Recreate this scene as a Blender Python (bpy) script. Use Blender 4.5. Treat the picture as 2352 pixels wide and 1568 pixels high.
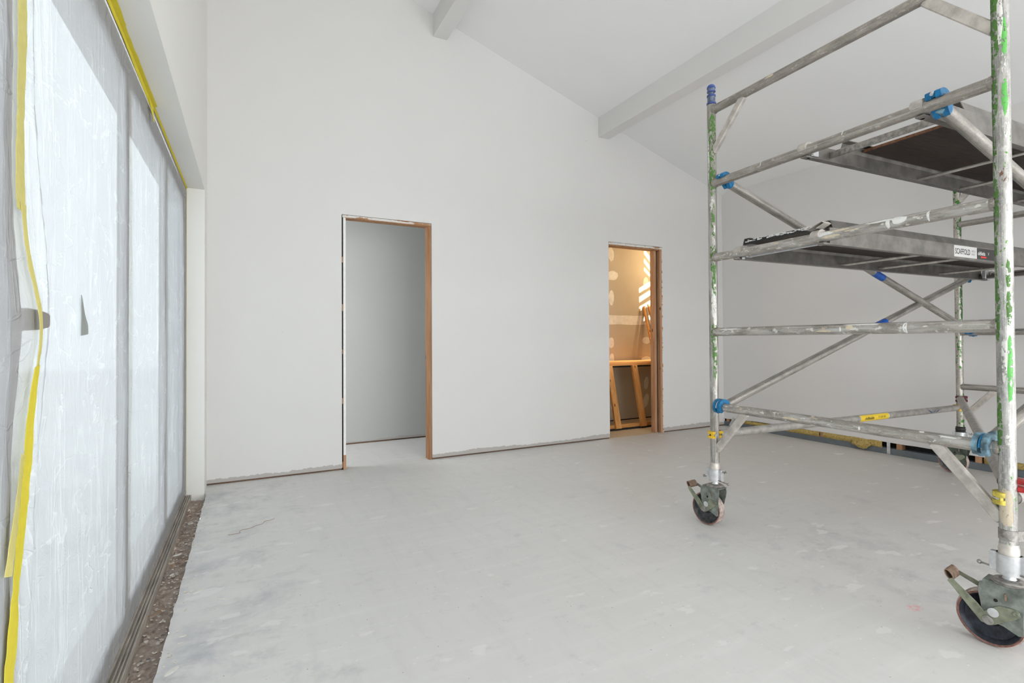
import bpy, bmesh, math, random
from mathutils import Vector, Matrix, noise as mnoise
random.seed(7)
SC = bpy.context.scene
COL = SC.collection
for o in list(bpy.data.objects): bpy.data.objects.remove(o)
PI = math.pi
# ------------------------------------------------------------------ camera
F_PX, YAW, PITCH, ROLL, CAM_H = 1170.303, math.radians(27.3197), math.radians(.6752), math.radians(.323), 1.1322
Fv = Vector((math.sin(YAW)*math.cos(PITCH), math.cos(YAW)*math.cos(PITCH), math.sin(PITCH)))
Rv0 = Vector((math.cos(YAW), -math.sin(YAW), 0)); Uv0 = Rv0.cross(Fv)
Rv = math.cos(ROLL)*Rv0 - math.sin(ROLL)*Uv0
Uv = math.sin(ROLL)*Rv0 + math.cos(ROLL)*Uv0
cam = bpy.data.cameras.new('camera'); co = bpy.data.objects.new('camera', cam); COL.objects.link(co)
cam.sensor_width = 36; cam.sensor_fit = 'HORIZONTAL'; cam.lens = F_PX/2352*36
cam.shift_y = -(784-767.46)/2352; cam.clip_start = .02; cam.clip_end = 200
m = Matrix((Rv, Uv, -Fv)).transposed().to_4x4(); m.translation = (0, 0, CAM_H)
co.matrix_world = m
SC.camera = co
# ------------------------------------------------------------------ world, light, exposure
SC.view_settings.view_transform = 'Standard'; SC.view_settings.look = 'None'
SC.view_settings.gamma = 1; SC.view_settings.use_curve_mapping = False
SC.view_settings.exposure = 0.08
W = bpy.data.worlds.new('overcast_sky'); SC.world = W; W.use_nodes = True
bg = W.node_tree.nodes['Background']
bg.inputs[0].default_value = (.95, .975, 1.0, 1); bg.inputs[1].default_value = 6.4
SC.cycles.max_bounces = 12; SC.cycles.diffuse_bounces = 6; SC.cycles.use_adaptive_sampling = True; SC.cycles.adaptive_threshold = .02; SC.cycles.transparent_max_bounces = 24
SC.cycles.glossy_bounces = 4; SC.cycles.transmission_bounces = 8
SC.cycles.sample_clamp_indirect = 6; SC.cycles.caustics_reflective = False; SC.cycles.caustics_refractive = False
SC.cycles.use_denoising = True
def portal(name, loc, rot, sx, sy):
    l = bpy.data.lights.new(name, 'AREA'); l.shape = 'RECTANGLE'; l.size = sx; l.size_y = sy
    l.cycles.is_portal = True
    o = bpy.data.objects.new(name, l); COL.objects.link(o); o.location = loc; o.rotation_euler = rot
def area(name, loc, rot, sx, sy, power, color):
    l = bpy.data.lights.new(name, 'AREA'); l.shape = 'RECTANGLE'; l.size = sx; l.size_y = sy
    l.energy = power; l.color = color
    o = bpy.data.objects.new(name, l); COL.objects.link(o); o.location = loc; o.rotation_euler = rot
    return o
XL, YB, XR, YJ, XW, ZH, XE = -.2952, 4.6863, 5.549, 4.457, -.4135, 2.278, -.281
YS = -2.9                                    # rear wall of the room, behind the camera
C0, CS = 4.790, .3165
def ceil(x): return C0-CS*x
portal('rear_opening_daylight', (2.7, YS-.11, 1.35), (PI/2, 0, 0), 5.0, 2.5)   # the glazed opening behind the camera
portal('side_window_daylight', (-.56, 1.4, 1.15), (0, -PI/2, 0), 2.3, 6.2)
portal('added_passage_daylight', (-.62, 5.28, 1.55), (0, -PI/2, 0), 1.5, .9)  # guides sky light through an added, unseen passage window
# ------------------------------------------------------------------ helpers
def link(o, parent=None):
    COL.objects.link(o)
    if parent is not None: o.parent = parent
    return o
def obj(name, bm, mat, parent=None, smooth=False, **props):
    me = bpy.data.meshes.new(name); bm.normal_update(); bm.to_mesh(me); bm.free()
    if smooth:
        for p in me.polygons: p.use_smooth = True
    if smooth is not True and any(p.use_smooth for p in me.polygons): me.set_sharp_from_angle(angle=math.radians(38))
    mats = mat if isinstance(mat, (list, tuple)) else [mat]
    for mm in mats: me.materials.append(mm)
    o = bpy.data.objects.new(name, me); link(o, parent)
    for k, v in props.items(): o[k] = v
    return o
def thing(name, label, cat, loc=(0, 0, 0), rotz=0, group=None):
    o = bpy.data.objects.new(name, None); COL.objects.link(o); o.empty_display_size = .1
    o.location = loc; o.rotation_euler = (0, 0, rotz); o['label'] = label; o['category'] = cat
    if group: o['group'] = group
    return o
def tag(o, label, cat, group=None):
    o['label'] = label; o['category'] = cat
    if group: o['group'] = group
    return o
def add_box(bm, x0, x1, y0, y1, z0, z1, M=None, mi=0):
    vs = [bm.verts.new((x, y, z)) for x in (x0, x1) for y in (y0, y1) for z in (z0, z1)]
    fs = []
    for f in ((0,1,3,2), (4,6,7,5), (0,4,5,1), (2,3,7,6), (0,2,6,4), (1,5,7,3)):
        ff = bm.faces.new([vs[i] for i in f]); ff.material_index = mi; fs.append(ff)
    if M is not None:
        for v in vs: v.co = M @ v.co
    return vs
def bevel(bm, w=.002, seg=1):
    bmesh.ops.bevel(bm, geom=list(bm.edges), offset=w, segments=seg, affect='EDGES', profile=.5, clamp_overlap=True)
def box(x0, x1, y0, y1, z0, z1, bev=0, M=None):
    bm = bmesh.new(); add_box(bm, x0, x1, y0, y1, z0, z1)
    bmesh.ops.recalc_face_normals(bm, faces=bm.faces)
    if bev: bevel(bm, bev)
    if M is not None: bm.transform(M)
    return bm
def add_prism(bm, poly, a, b, axis='y'):
    """poly: (p,q) pairs; extruded from a to b along the axis. axis y: p=x,q=z; axis x: p=y,q=z; axis z: p=x,q=y"""
    def P(p, q, t):
        return {'y': (p, t, q), 'x': (t, p, q), 'z': (p, q, t)}[axis]
    A = [bm.verts.new(P(p, q, a)) for p, q in poly]; B = [bm.verts.new(P(p, q, b)) for p, q in poly]
    n = len(poly)
    bm.faces.new(A); bm.faces.new(B[::-1])
    for i in range(n): bm.faces.new((A[i], B[i], B[(i+1) % n], A[(i+1) % n]))
    return A+B
def prism(poly, a, b, axis='y', bev=0):
    bm = bmesh.new(); add_prism(bm, poly, a, b, axis)
    bmesh.ops.recalc_face_normals(bm, faces=bm.faces)
    if bev: bevel(bm, bev)
    return bm
def frame_of(d, ref=None):
    d = Vector(d).normalized()
    r = Vector(ref) if ref is not None else (Vector((0, 0, 1)) if abs(d.z) < .9 else Vector((1, 0, 0)))
    x = (r-d*r.dot(d)).normalized(); y = d.cross(x)
    return x, y, d
UV_OFF = [0.0]
def add_lathe(bm, p, d, prof, n=24, ref=None, caps=True, uv=True):
    """prof: list of (dist along d, radius). UVs in metres"""
    x, y, d = frame_of(d, ref); p = Vector(p)
    lay = bm.loops.layers.uv.verify() if uv else None
    UV_OFF[0] += 1.37; off = UV_OFF[0]
    rings = []
    for t, r in prof:
        rings.append([bm.verts.new(p+d*t+(x*math.cos(2*PI*i/n)+y*math.sin(2*PI*i/n))*r) for i in range(n)])
    rm = max(r for t, r in prof); s = 0
    for k in range(len(prof)-1):
        ds = math.hypot(prof[k+1][0]-prof[k][0], prof[k+1][1]-prof[k][1])
        for i in range(n):
            j = (i+1) % n
            f = bm.faces.new((rings[k][i], rings[k][j], rings[k+1][j], rings[k+1][i])); f.smooth = True
            if lay:
                for lp, (u, v) in zip(f.loops, ((i, s), (i+1, s), (i+1, s+ds), (i, s+ds))):
                    lp[lay].uv = (u/n*2*PI*rm, v+off)
        s += ds
    if caps:
        bm.faces.new(rings[0][::-1]); bm.faces.new(rings[-1])
def tube_bm(p0, p1, r, n=24, ref=None, hollow=False, ribs=0):
    bm = bmesh.new(); p0 = Vector(p0); p1 = Vector(p1); L = (p1-p0).length
    prof = [(0, r), (L, r)]
    if hollow: prof = [(.03, r*.86), (0, r*.86), (0, r), (L, r), (L, r*.86), (L-.03, r*.86)]
    add_lathe(bm, p0, p1-p0, prof, n, ref)
    return bm
def lathe(p, d, prof, n=24, ref=None, caps=True):
    bm = bmesh.new(); add_lathe(bm, p, d, prof, n, ref, caps); return bm
def add_beam(bm, p0, p1, w, h, up=(0, 0, 1)):
    """rectangular bar from p0 to p1, h along 'up' side, w across"""
    x, y, d = frame_of(Vector(p1)-Vector(p0), up); p0 = Vector(p0); p1 = Vector(p1)
    vs = []
    for p in (p0, p1):
        for a, b in ((-1, -1), (1, -1), (1, 1), (-1, 1)): vs.append(bm.verts.new(p+x*h/2*a+y*w/2*b))
    for f in ((0,1,2,3), (7,6,5,4), (0,4,5,1), (1,5,6,2), (2,6,7,3), (3,7,4,0)): bm.faces.new([vs[i] for i in f])
def beam(p0, p1, w, h, up=(0, 0, 1), bev=.002):
    bm = bmesh.new(); add_beam(bm, p0, p1, w, h, up)
    bmesh.ops.recalc_face_normals(bm, faces=bm.faces)
    if bev: bevel(bm, bev)
    return bm
def curve_tube(pts, r, n=8):
    bm = bmesh.new(); pts = [Vector(p) for p in pts]; prev = None
    for i, p in enumerate(pts):
        d = (pts[min(i+1, len(pts)-1)]-pts[max(i-1, 0)])
        x, y, _ = frame_of(d, (0.01, .02, 1))
        ring = [bm.verts.new(p+(x*math.cos(2*PI*k/n)+y*math.sin(2*PI*k/n))*r) for k in range(n)]
        if prev:
            for k in range(n): bm.faces.new((prev[k], prev[(k+1) % n], ring[(k+1) % n], ring[k])).smooth = True
        else: bm.faces.new(ring[::-1])
        prev = ring
    bm.faces.new(prev)
    return bm
# ------------------------------------------------------------------ node helper
class NT:
    def __init__(s, name):
        s.m = bpy.data.materials.new(name); s.m.use_nodes = True; s.t = s.m.node_tree
        s.t.nodes.clear(); s.out = s.t.nodes.new('ShaderNodeOutputMaterial')
    def n(s, ty, **kw):
        nd = s.t.nodes.new(ty)
        for k, v in kw.items():
            if k.startswith('i_'):
                key = k[2:]; key = int(key) if key.isdigit() else key.replace('_', ' ')
                s.set(nd.inputs[key], v)
            else: setattr(nd, k, v)
        return nd
    def set(s, inp, v):
        if isinstance(v, bpy.types.NodeSocket): s.t.links.new(v, inp)
        elif isinstance(v, (tuple, list)) and len(v) == 3 and inp.type == 'RGBA': inp.default_value = (*v, 1)
        else: inp.default_value = v
    def coords(s, kind='Object', scale=(1, 1, 1), loc=(0, 0, 0), rot=(0, 0, 0)):
        c = s.n('ShaderNodeTexCoord'); mp = s.n('ShaderNodeMapping')
        s.t.links.new(c.outputs[kind], mp.inputs[0]); mp.inputs['Scale'].default_value = scale
        mp.inputs['Location'].default_value = loc; mp.inputs['Rotation'].default_value = rot
        return mp.outputs[0]
    def noise(s, vec, scale=5, detail=4, rough=.55, dist=0, out=0):
        nd = s.n('ShaderNodeTexNoise'); s.set(nd.inputs['Vector'], vec)
        nd.inputs['Scale'].default_value = scale; nd.inputs['Detail'].default_value = detail
        nd.inputs['Roughness'].default_value = rough; nd.inputs['Distortion'].default_value = dist
        return nd.outputs[out]
    def ramp(s, fac, a, b, lo=(0, 0, 0), hi=(1, 1, 1)):
        nd = s.n('ShaderNodeValToRGB'); s.set(nd.inputs[0], fac)
        nd.color_ramp.elements[0].position = a; nd.color_ramp.elements[1].position = b
        nd.color_ramp.elements[0].color = (*lo, 1); nd.color_ramp.elements[1].color = (*hi, 1)
        return nd.outputs[0]
    def step(s, fac, a, b):
        nd = s.n('ShaderNodeMapRange', i_0=fac, i_1=a, i_2=b, i_3=0.0, i_4=1.0); return nd.outputs[0]
    def mix(s, fac, a, b, mode='MIX'):
        nd = s.n('ShaderNodeMix', data_type='RGBA', blend_type=mode)
        s.set(nd.inputs[0], fac); s.set(nd.inputs[6], a); s.set(nd.inputs[7], b)
        return nd.outputs[2]
    def math(s, op, a, b=0.0, c=None, clamp=False):
        nd = s.n('ShaderNodeMath', operation=op); nd.use_clamp = clamp
        s.set(nd.inputs[0], a); s.set(nd.inputs[1], b)
        if c is not None: s.set(nd.inputs[2], c)
        return nd.outputs[0]
    def xyz(s, vec):
        nd = s.n('ShaderNodeSeparateXYZ'); s.set(nd.inputs[0], vec); return nd.outputs
    def bump(s, h, strength=.3, dist=.01, normal=None):
        nd = s.n('ShaderNodeBump'); s.set(nd.inputs['Height'], h)
        nd.inputs['Strength'].default_value = strength; nd.inputs['Distance'].default_value = dist
        if normal is not None: s.set(nd.inputs['Normal'], normal)
        return nd.outputs[0]
    def pbr(s, color, rough=.6, metal=0.0, normal=None, spec=.5):
        b = s.n('ShaderNodeBsdfPrincipled'); s.set(b.inputs['Base Color'], color)
        s.set(b.inputs['Roughness'], rough); s.set(b.inputs['Metallic'], metal)
        b.inputs['Specular IOR Level'].default_value = spec
        if normal is not None: s.set(b.inputs['Normal'], normal)
        s.t.links.new(b.outputs[0], s.out.inputs[0]); return s.m
def simple(name, color, rough=.6, metal=0.0, var=.12, scale=30, bump=.15, kind='Object', stretch=(1, 1, 1)):
    k = NT(name); v = k.coords(kind, stretch); f = k.noise(v, scale, 5)
    dark = tuple(c*(1-var) for c in color); light = tuple(min(1, c*(1+var)) for c in color)
    c = k.mix(k.ramp(f, .35, .65), dark, light)
    return k.pbr(c, rough, metal, k.bump(f, bump, .003))
# ------------------------------------------------------------------ materials
def mat_wall(name='wall_paint', col=(.735, .725, .71), bare=True):
    k = NT(name); v = k.coords('Object')
    f = k.noise(v, 1.3, 3); c = k.mix(k.ramp(f, .3, .7), tuple(x*.985 for x in col), col)
    x, y, z = k.xyz(v)
    if bare:
        ragged = k.noise(k.coords('Object', (22, 22, 30)), 1.0, 4, .7)
        low = k.noise(k.coords('Object', (1.1, 1.1, .5)), 1.0, 2)
        lim = k.math('MULTIPLY_ADD', ragged, .045, k.math('MULTIPLY_ADD', low, .10, -.026))
        mask = k.step(k.math('SUBTRACT', z, lim), .003, -.001)
        c = k.mix(k.math('MULTIPLY', mask, .85), c, (.43, .40, .375))
    dots = k.noise(k.coords('Object', (31, 31, 31)), 1.0, 1)
    c = k.mix(k.step(dots, .865, .87), c, (.2, .18, .16))
    fine = k.noise(v, 260, 2)
    return k.pbr(c, .55, 0, k.bump(fine, .05, .001), .35)
M_WALL = mat_wall()
M_WALLPLAIN = mat_wall('wall_paint_plain', (.715, .70, .685), False)
M_REVEAL = mat_wall('reveal_paint', (.85, .84, .80), False)
M_CEIL = mat_wall('ceiling_paint', (.86, .86, .855), False)
M_BEAM = mat_wall('beam_paint', (.74, .73, .715), False)
def mat_floor():
    k = NT('concrete_screed'); v = k.coords('Object')
    base = k.mix(k.ramp(k.noise(v, .8, 4, .6, .4), .3, .7), (.675, .665, .645), (.715, .705, .69))
    x, y, z = k.xyz(v)
    # long trowel strokes
    st = k.noise(k.coords('Object', (1.6, 14, 1), rot=(0, 0, .5)), 1.0, 6, .65)
    base = k.mix(k.math('MULTIPLY', k.ramp(st, .5, .75), .5), base, (.78, .77, .755))
    st2 = k.noise(k.coords('Object', (14, 2, 1), (4, 2, 0), (0, 0, .3)), 1.0, 6, .7)
    base = k.mix(k.math('MULTIPLY', k.ramp(st2, .5, .8), .28), base, (.50, .495, .49))
    # blue-grey worn patches, more along the window
    near = k.step(x, 1.25, -.25)
    patch = k.noise(v, 3.1, 6, .68, .3)
    dz = k.n('ShaderNodeVectorMath', operation='DISTANCE'); k.set(dz.inputs[0], v); dz.inputs[1].default_value = (2.9, 1.5, 0)
    near = k.math('MAXIMUM', k.step(x, .55, -.25), k.math('MULTIPLY', k.step(dz.outputs['Value'], 1.0, .2), .8))
    thr = k.math('ADD', patch, k.math('MULTIPLY_ADD', near, .17, -.07))
    base = k.mix(k.math('MULTIPLY', k.ramp(thr, .55, .80), .7), base, (.37, .385, .415))
    mott = k.noise(k.coords('Object', (7, 11, 1), rot=(0, 0, .4)), 1.0, 8, .72)
    base = k.mix(k.math('MULTIPLY', k.ramp(k.math('ADD', mott, k.math('MULTIPLY_ADD', near, .07, -.035)), .55, .72), .42), base, (.36, .36, .365))
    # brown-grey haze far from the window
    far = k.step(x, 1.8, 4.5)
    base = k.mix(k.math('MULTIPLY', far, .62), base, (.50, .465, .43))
    # plaster smears and specks
    sm = k.noise(k.coords('Object', (5, 9, 1), (9, 3, 0), (0, 0, .45)), 1.0, 4, .5)
    base = k.mix(k.math('MULTIPLY', k.ramp(k.math('ADD', sm, k.math('MULTIPLY', near, .035)), .655, .68), .55), base, (.80, .79, .775))
    vo = k.n('ShaderNodeTexVoronoi', i_Scale=17.0); vo.inputs['Randomness'].default_value = 1
    k.set(vo.inputs['Vector'], k.coords('Object', (1.0, 1.6, 1), rot=(0, 0, .5)))
    sp = k.math('MULTIPLY', k.step(vo.outputs[0], .12, .07), k.step(k.xyz(vo.outputs['Color'])[0], .62, .66))
    base = k.mix(k.math('MULTIPLY', sp, .75), base, (.80, .79, .775))
    vd = k.n('ShaderNodeTexVoronoi', i_Scale=23.0); k.set(vd.inputs['Vector'], k.coords('Object', (1.5, 1, 1)))
    sd = k.math('MULTIPLY', k.step(vd.outputs[0], .09, .05), k.step(k.xyz(vd.outputs['Color'])[1], .75, .78))
    base = k.mix(k.math('MULTIPLY', sd, .7), base, (.2, .19, .18))
    # small red chalk mark beside the scaffold castor
    d = k.n('ShaderNodeVectorMath', operation='DISTANCE'); k.set(d.inputs[0], k.coords('Object', (1, 1.6, 1)))
    d.inputs[1].default_value = (2.485, 1.141*1.6, 0)
    red = k.math('MULTIPLY', k.step(d.outputs['Value'], .05, .015), k.ramp(k.noise(v, 60, 4), .42, .6))
    base = k.mix(k.math('MULTIPLY', red, .7), base, (.85, .2, .25))
    fine = k.noise(v, 90, 6, .7)
    nb = k.bump(fine, .12, .002, k.bump(st, .1, .004))
    return k.pbr(base, k.math('MULTIPLY_ADD', patch, .3, .35), 0, nb, .4)
M_FLOOR = mat_floor()
def mat_roughcon():
    k = NT('broken_concrete'); v = k.coords('Object')
    f = k.noise(v, 26, 9, .72); g = k.noise(v, 5, 6, .6)
    c = k.mix(k.ramp(f, .35, .68), (.27, .20, .16), (.56, .47, .41))
    c = k.mix(k.math('MULTIPLY', k.ramp(g, .45, .7), .6), c, (.46, .40, .36))
    vo = k.n('ShaderNodeTexVoronoi', i_Scale=42.0); k.set(vo.inputs['Vector'], v)
    w = k.math('MULTIPLY', k.step(vo.outputs[0], .35, .25), k.step(k.xyz(vo.outputs['Color'])[0], .72, .76))
    c = k.mix(w, c, (.72, .68, .62))
    w2 = k.math('MULTIPLY', k.step(vo.outputs[0], .35, .25), k.step(k.xyz(vo.outputs['Color'])[0], .2, .16))
    c = k.mix(w2, c, (.2, .2, .21))
    return k.pbr(c, .95, 0, k.bump(f, .8, .012), .2)
M_RCON = mat_roughcon()
def mat_tube(name, base=(.46, .43, .40), green=0.0, gcol=(.13, .36, .04), bright=0.0, splat=.5, rust=.3, grey=False):
    k = NT(name); uv = k.coords('UV')
    oi = k.n('ShaderNodeObjectInfo'); rnd = oi.outputs['Random']
    cmb = k.n('ShaderNodeCombineXYZ'); k.set(cmb.inputs[2], k.math('MULTIPLY', rnd, 37.0))
    def c2(sc):
        a = k.n('ShaderNodeVectorMath', operation='MULTIPLY'); k.set(a.inputs[0], uv); a.inputs[1].default_value = (sc[0], sc[1], 1)
        b = k.n('ShaderNodeVectorMath', operation='ADD'); k.set(b.inputs[0], a.outputs[0]); k.set(b.inputs[1], cmb.outputs[0]); return b.outputs[0]
    streak = k.noise(c2((300, 5)), 1.0, 4, .6); blot = k.noise(c2((28, 10)), 1.0, 6, .65)
    fine = k.noise(c2((160, 120)), 1.0, 5, .7)
    hi = tuple(min(1, x*1.45) for x in base); lo = tuple(x*.55 for x in base)
    c = k.mix(k.ramp(streak, .35, .65), base, hi)
    c = k.mix(k.ramp(blot, .38, .68), c, tuple(x*.72 for x in base))
    c = k.mix(k.math('MULTIPLY', k.ramp(fine, .5, .7), .55), c, lo)
    if bright: c = k.mix(k.math('MULTIPLY', k.ramp(k.noise(c2((40, 7)), 1.0, 6, .7), .46, .58), bright), c, (.80, .78, .75))
    # ridges of the extrusion
    u = k.xyz(uv)[0]
    ln_ = k.noise(c2((95, .9)), 1.0, 3, .7)
    c = k.mix(k.math('MULTIPLY', k.step(ln_, .56, .64), .5), c, tuple(x*.45 for x in base))
    c = k.mix(k.math('MULTIPLY', k.step(k.noise(c2((170, 1.4)), 1.0, 2, .6), .60, .66), .45), c, (.70, .68, .64))
    rid = k.math('SINE', k.math('MULTIPLY', u, 2*PI/.0032))
    if not grey:
        c = k.mix(k.math('MULTIPLY', k.step(rid, .35, .9), .38), c, tuple(x*.5 for x in base))
    # plaster splashes
    sp = k.noise(c2((42, 24)), 1.0, 5, .6)
    if splat: c = k.mix(k.math('MULTIPLY', k.ramp(sp, .60, .63), splat), c, (.80, .78, .74))
    sb = k.noise(c2((30, 13)), 1.0, 5, .6, 0); 
    if splat: c = k.mix(k.math('MULTIPLY', k.ramp(sb, .66, .69), splat), c, (.66, .57, .44))
    if rust:
        rs = k.noise(c2((60, 40)), 1.0, 4, .6)
        c = k.mix(k.math('MULTIPLY', k.ramp(rs, .66, .72), rust), c, (.38, .15, .07))
    if green:
        g = k.noise(c2((45, 30)), 1.0, 7, .68); g2 = k.noise(c2((18, 2.2)), 1.0, 3)
        gm = k.math('ADD', g, k.math('MULTIPLY_ADD', g2, .5, -.25+green))
        c = k.mix(k.ramp(gm, .565, .60), c, gcol)
        k_w = k.noise(c2((110, 80)), 1.0, 5, .7)
        c = k.mix(k.math('MULTIPLY', k.ramp(k_w, .58, .62), .5), c, (.72, .69, .62))
    h = k.math('MULTIPLY_ADD', rid, .25, k.math('ADD', blot, fine))
    return k.pbr(c, k.math('MULTIPLY_ADD', blot, .35, .22), .60, k.bump(h, .25, .0015), .5)
M_TUBE = mat_tube('weathered_ridged_tube', (.40, .365, .325), splat=.35, rust=.4)
M_TUBEDIRTY = mat_tube('splashed_ridged_tube', (.42, .39, .35), bright=.55, splat=.95, rust=.2)
M_BRACE = mat_tube('grey_brace_tube', (.36, .335, .305), splat=.08, rust=0, grey=True)
M_POST_G = mat_tube('green_flecked_post', (.33, .31, .275), green=.0, gcol=(.075, .21, .03), bright=.35, splat=.3)
M_POST_B = mat_tube('bright_post', (.35, .34, .32), green=-.05, gcol=(.12, .28, .06), bright=.5, splat=.3)
M_POST_D = mat_tube('far_post', (.44, .41, .37), green=-.005, gcol=(.04, .16, .02), splat=.4)
M_LEDGER = simple('grey_ledger', (.36, .34, .315), .5, .3, .2, 24, .1)
M_GUSSET = simple('pale_gusset', (.55, .51, .465), .42, .35, .22, 22, .15, stretch=(1, 1, 1))
M_PLATRAIL = simple('platform_aluminium', (.20, .188, .172), .42, .55, .22, 14, .1)
M_STEEL = simple('dull_steel', (.34, .32, .30), .4, .7, .3, 60, .2)
M_ALU = simple('cast_aluminium', (.62, .63, .64), .35, .6, .12, 40, .15)
M_DECK = simple('dark_ply_underside', (.040, .027, .021), .6, 0, .35, 9, .2, stretch=(1, 8, 1))
M_DECKEDGE = simple('ply_edge', (.16, .07, .035), .7, 0, .4, 50, .3)
M_CASTOR = simple('green_zinc_plate', (.22, .24, .215), .5, .45, .4, 26, .3)
M_CASTORARM = simple('olive_lever', (.24, .255, .185), .55, .35, .3, 30, .3)
M_RUST = simple('rusty_pedal', (.25, .17, .12), .7, .3, .4, 50, .4)
M_HUB = simple('dark_wheel_hub', (.05, .052, .055), .5, .2, .6, 45, .3)
M_TYRE = simple('worn_tyre', (.42, .34, .30), .7, 0, .35, 38, .3)
M_TYRERED = simple('red_brown_tyre_edge', (.22, .10, .08), .7, 0, .4, 60, .3)
M_BLUE = simple('blue_coupler_paint', (.004, .15, .34), .4, .1, .25, 45, .15)
M_BLUEWORN = simple('worn_blue_coupler', (.17, .29, .36), .5, .2, .65, 28, .3)
M_YEL = simple('yellow_coupler_paint', (.80, .50, .02), .4, .1, .15, 40, .15)
M_YELWORN = simple('worn_yellow_coupler', (.62, .50, .08), .5, .1, .4, 30, .3)
M_RED = simple('red_coupler_paint', (.45, .03, .03), .45, .1, .5, 40, .3)
M_DRED = simple('dark_red_coupler_paint', (.10, .015, .02), .5, .1, .3, 40, .3)
M_CAPBLUE = simple('blue_spigot_cap', (.05, .09, .30), .5, 0, .35, 60, .2)
M_CAPGREY = simple('grey_blue_spigot', (.14, .17, .24), .5, .2, .35, 60, .2)
M_BLACKTAPE = simple('black_rubber_wrap', (.02, .02, .018), .6, 0, .5, 80, .5)
M_DARK = simple('gap_shade_dark', (.012, .011, .010), .9, 0, .3, 20, 0)  # near-black stands in for shade in gaps, holes and under the rails
M_WHITEPAINT = simple('white_paint_drip', (.86, .85, .83), .4, 0, .04, 40, .05)
M_CREAM = simple('cream_filler', (.72, .62, .46), .6, 0, .08, 40, .1)
def mat_wood(name, a, b, axis='z', knots=True, s=1.0):
    k = NT(name); sc = {'z': (30, 30, 2.2), 'x': (2.2, 30, 30), 'y': (30, 2.2, 30)}[axis]
    v = k.coords('Object', tuple(q*s for q in sc)); f = k.noise(v, 1.0, 5, .6, .6)
    c = k.mix(k.ramp(f, .35, .65), a, b)
    if knots:
        kn = k.n('ShaderNodeTexVoronoi', i_Scale=4.2); k.set(kn.inputs['Vector'], k.coords('Object', (2, 2, .8)))
        c = k.mix(k.step(kn.outputs[0], .10, .05), c, (.12, .04, .015))
    return k.pbr(c, .6, 0, k.bump(f, .2, .002), .3)
M_PINE = mat_wood('orange_pine', (.50, .22, .06), (.62, .32, .11))
M_PINEX = mat_wood('orange_pine_x', (.50, .22, .06), (.62, .32, .11), 'x')
M_JAMB = mat_wood('brown_jamb_timber', (.28, .13, .055), (.42, .23, .12))
M_JAMBPALE = mat_wood('paint_smeared_jamb', (.40, .20, .10), (.54, .32, .19))
M_PLATE = mat_wood('floor_plate_timber', (.10, .06, .04), (.22, .13, .08), 'x', False)
M_GREYPLATE = simple('grey_steel_plate', (.145, .165, .18), .55, .2, .12, 8, .1)
def mat_head():
    k = NT('scuffed_white_edge'); v = k.coords('Object')
    f = k.noise(k.coords('Object', (6, 20, 20)), 1.0, 5, .7)
    c = k.mix(k.ramp(f, .52, .58), (.72, .70, .66), (.40, .20, .09))
    return k.pbr(c, .7, 0, k.bump(f, .3, .002))
M_HEADEDGE = mat_head()
def mat_insul():
    k = NT('yellow_glass_wool'); v = k.coords('Object'); f = k.noise(v, 42, 7, .75, 1.0)
    c = k.mix(k.ramp(f, .3, .7), (.34, .22, .05), (.74, .57, .23))
    return k.pbr(c, .95, 0, k.bump(f, 1.0, .012), .1)
M_INSUL = mat_insul()
def mat_drywall():
    k = NT('bare_plasterboard'); v = k.coords('Object'); f = k.noise(v, 3, 5)
    c = k.mix(k.ramp(f, .3, .7), (.46, .40, .31), (.51, .45, .355))
    return k.pbr(c, .75, 0, k.bump(k.noise(v, 200, 2), .05, .001), .2)
M_DRYWALL = mat_drywall()
M_COMPOUND = simple('joint_compound', (.72, .70, .65), .7, 0, .08, 20, .1)
M_STOREFLOOR = simple('particleboard_floor', (.50, .41, .29), .7, 0, .12, 30, .1)
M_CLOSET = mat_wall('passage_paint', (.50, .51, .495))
M_FRAMEMETAL = simple('grey_powder_coated_frame', (.50, .445, .40), .4, .2, .05, 20, .03)
M_TRACK = simple('bronze_sill_track', (.46, .42, .36), .45, .3, .25, 30, .1, stretch=(1, .2, 1))
M_HANDLE = simple('taupe_handle', (.33, .30, .28), .4, .3, .06, 20, .05)
M_FENCE = simple('outside_grey_render', (.33, .35, .33), .8, 0, .15, 2, .1)
M_PAVING = simple('outside_paving', (.80, .80, .79), .8, 0, .1, 3, .1)
def mat_tape(name, col, tr=.25):
    k = NT(name); v = k.coords('Object'); f = k.noise(v, 60, 4)
    d = k.n('ShaderNodeBsdfDiffuse'); t = k.n('ShaderNodeBsdfTranslucent')
    cc = k.mix(k.ramp(f, .3, .7), tuple(x*.93 for x in col), col)
    k.set(d.inputs[0], cc); k.set(t.inputs[0], cc)
    nb = k.bump(f, .25, .002); k.set(d.inputs[1], nb)
    mx = k.n('ShaderNodeMixShader', i_0=tr); k.set(mx.inputs[1], d.outputs[0]); k.set(mx.inputs[2], t.outputs[0])
    k.t.links.new(mx.outputs[0], k.out.inputs[0]); return k.m
M_TAPE = mat_tape('yellow_masking_tape', (.88, .77, .10))
M_TAPEPALE = mat_tape('pale_yellow_masking_tape', (.86, .80, .34), .4)
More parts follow.
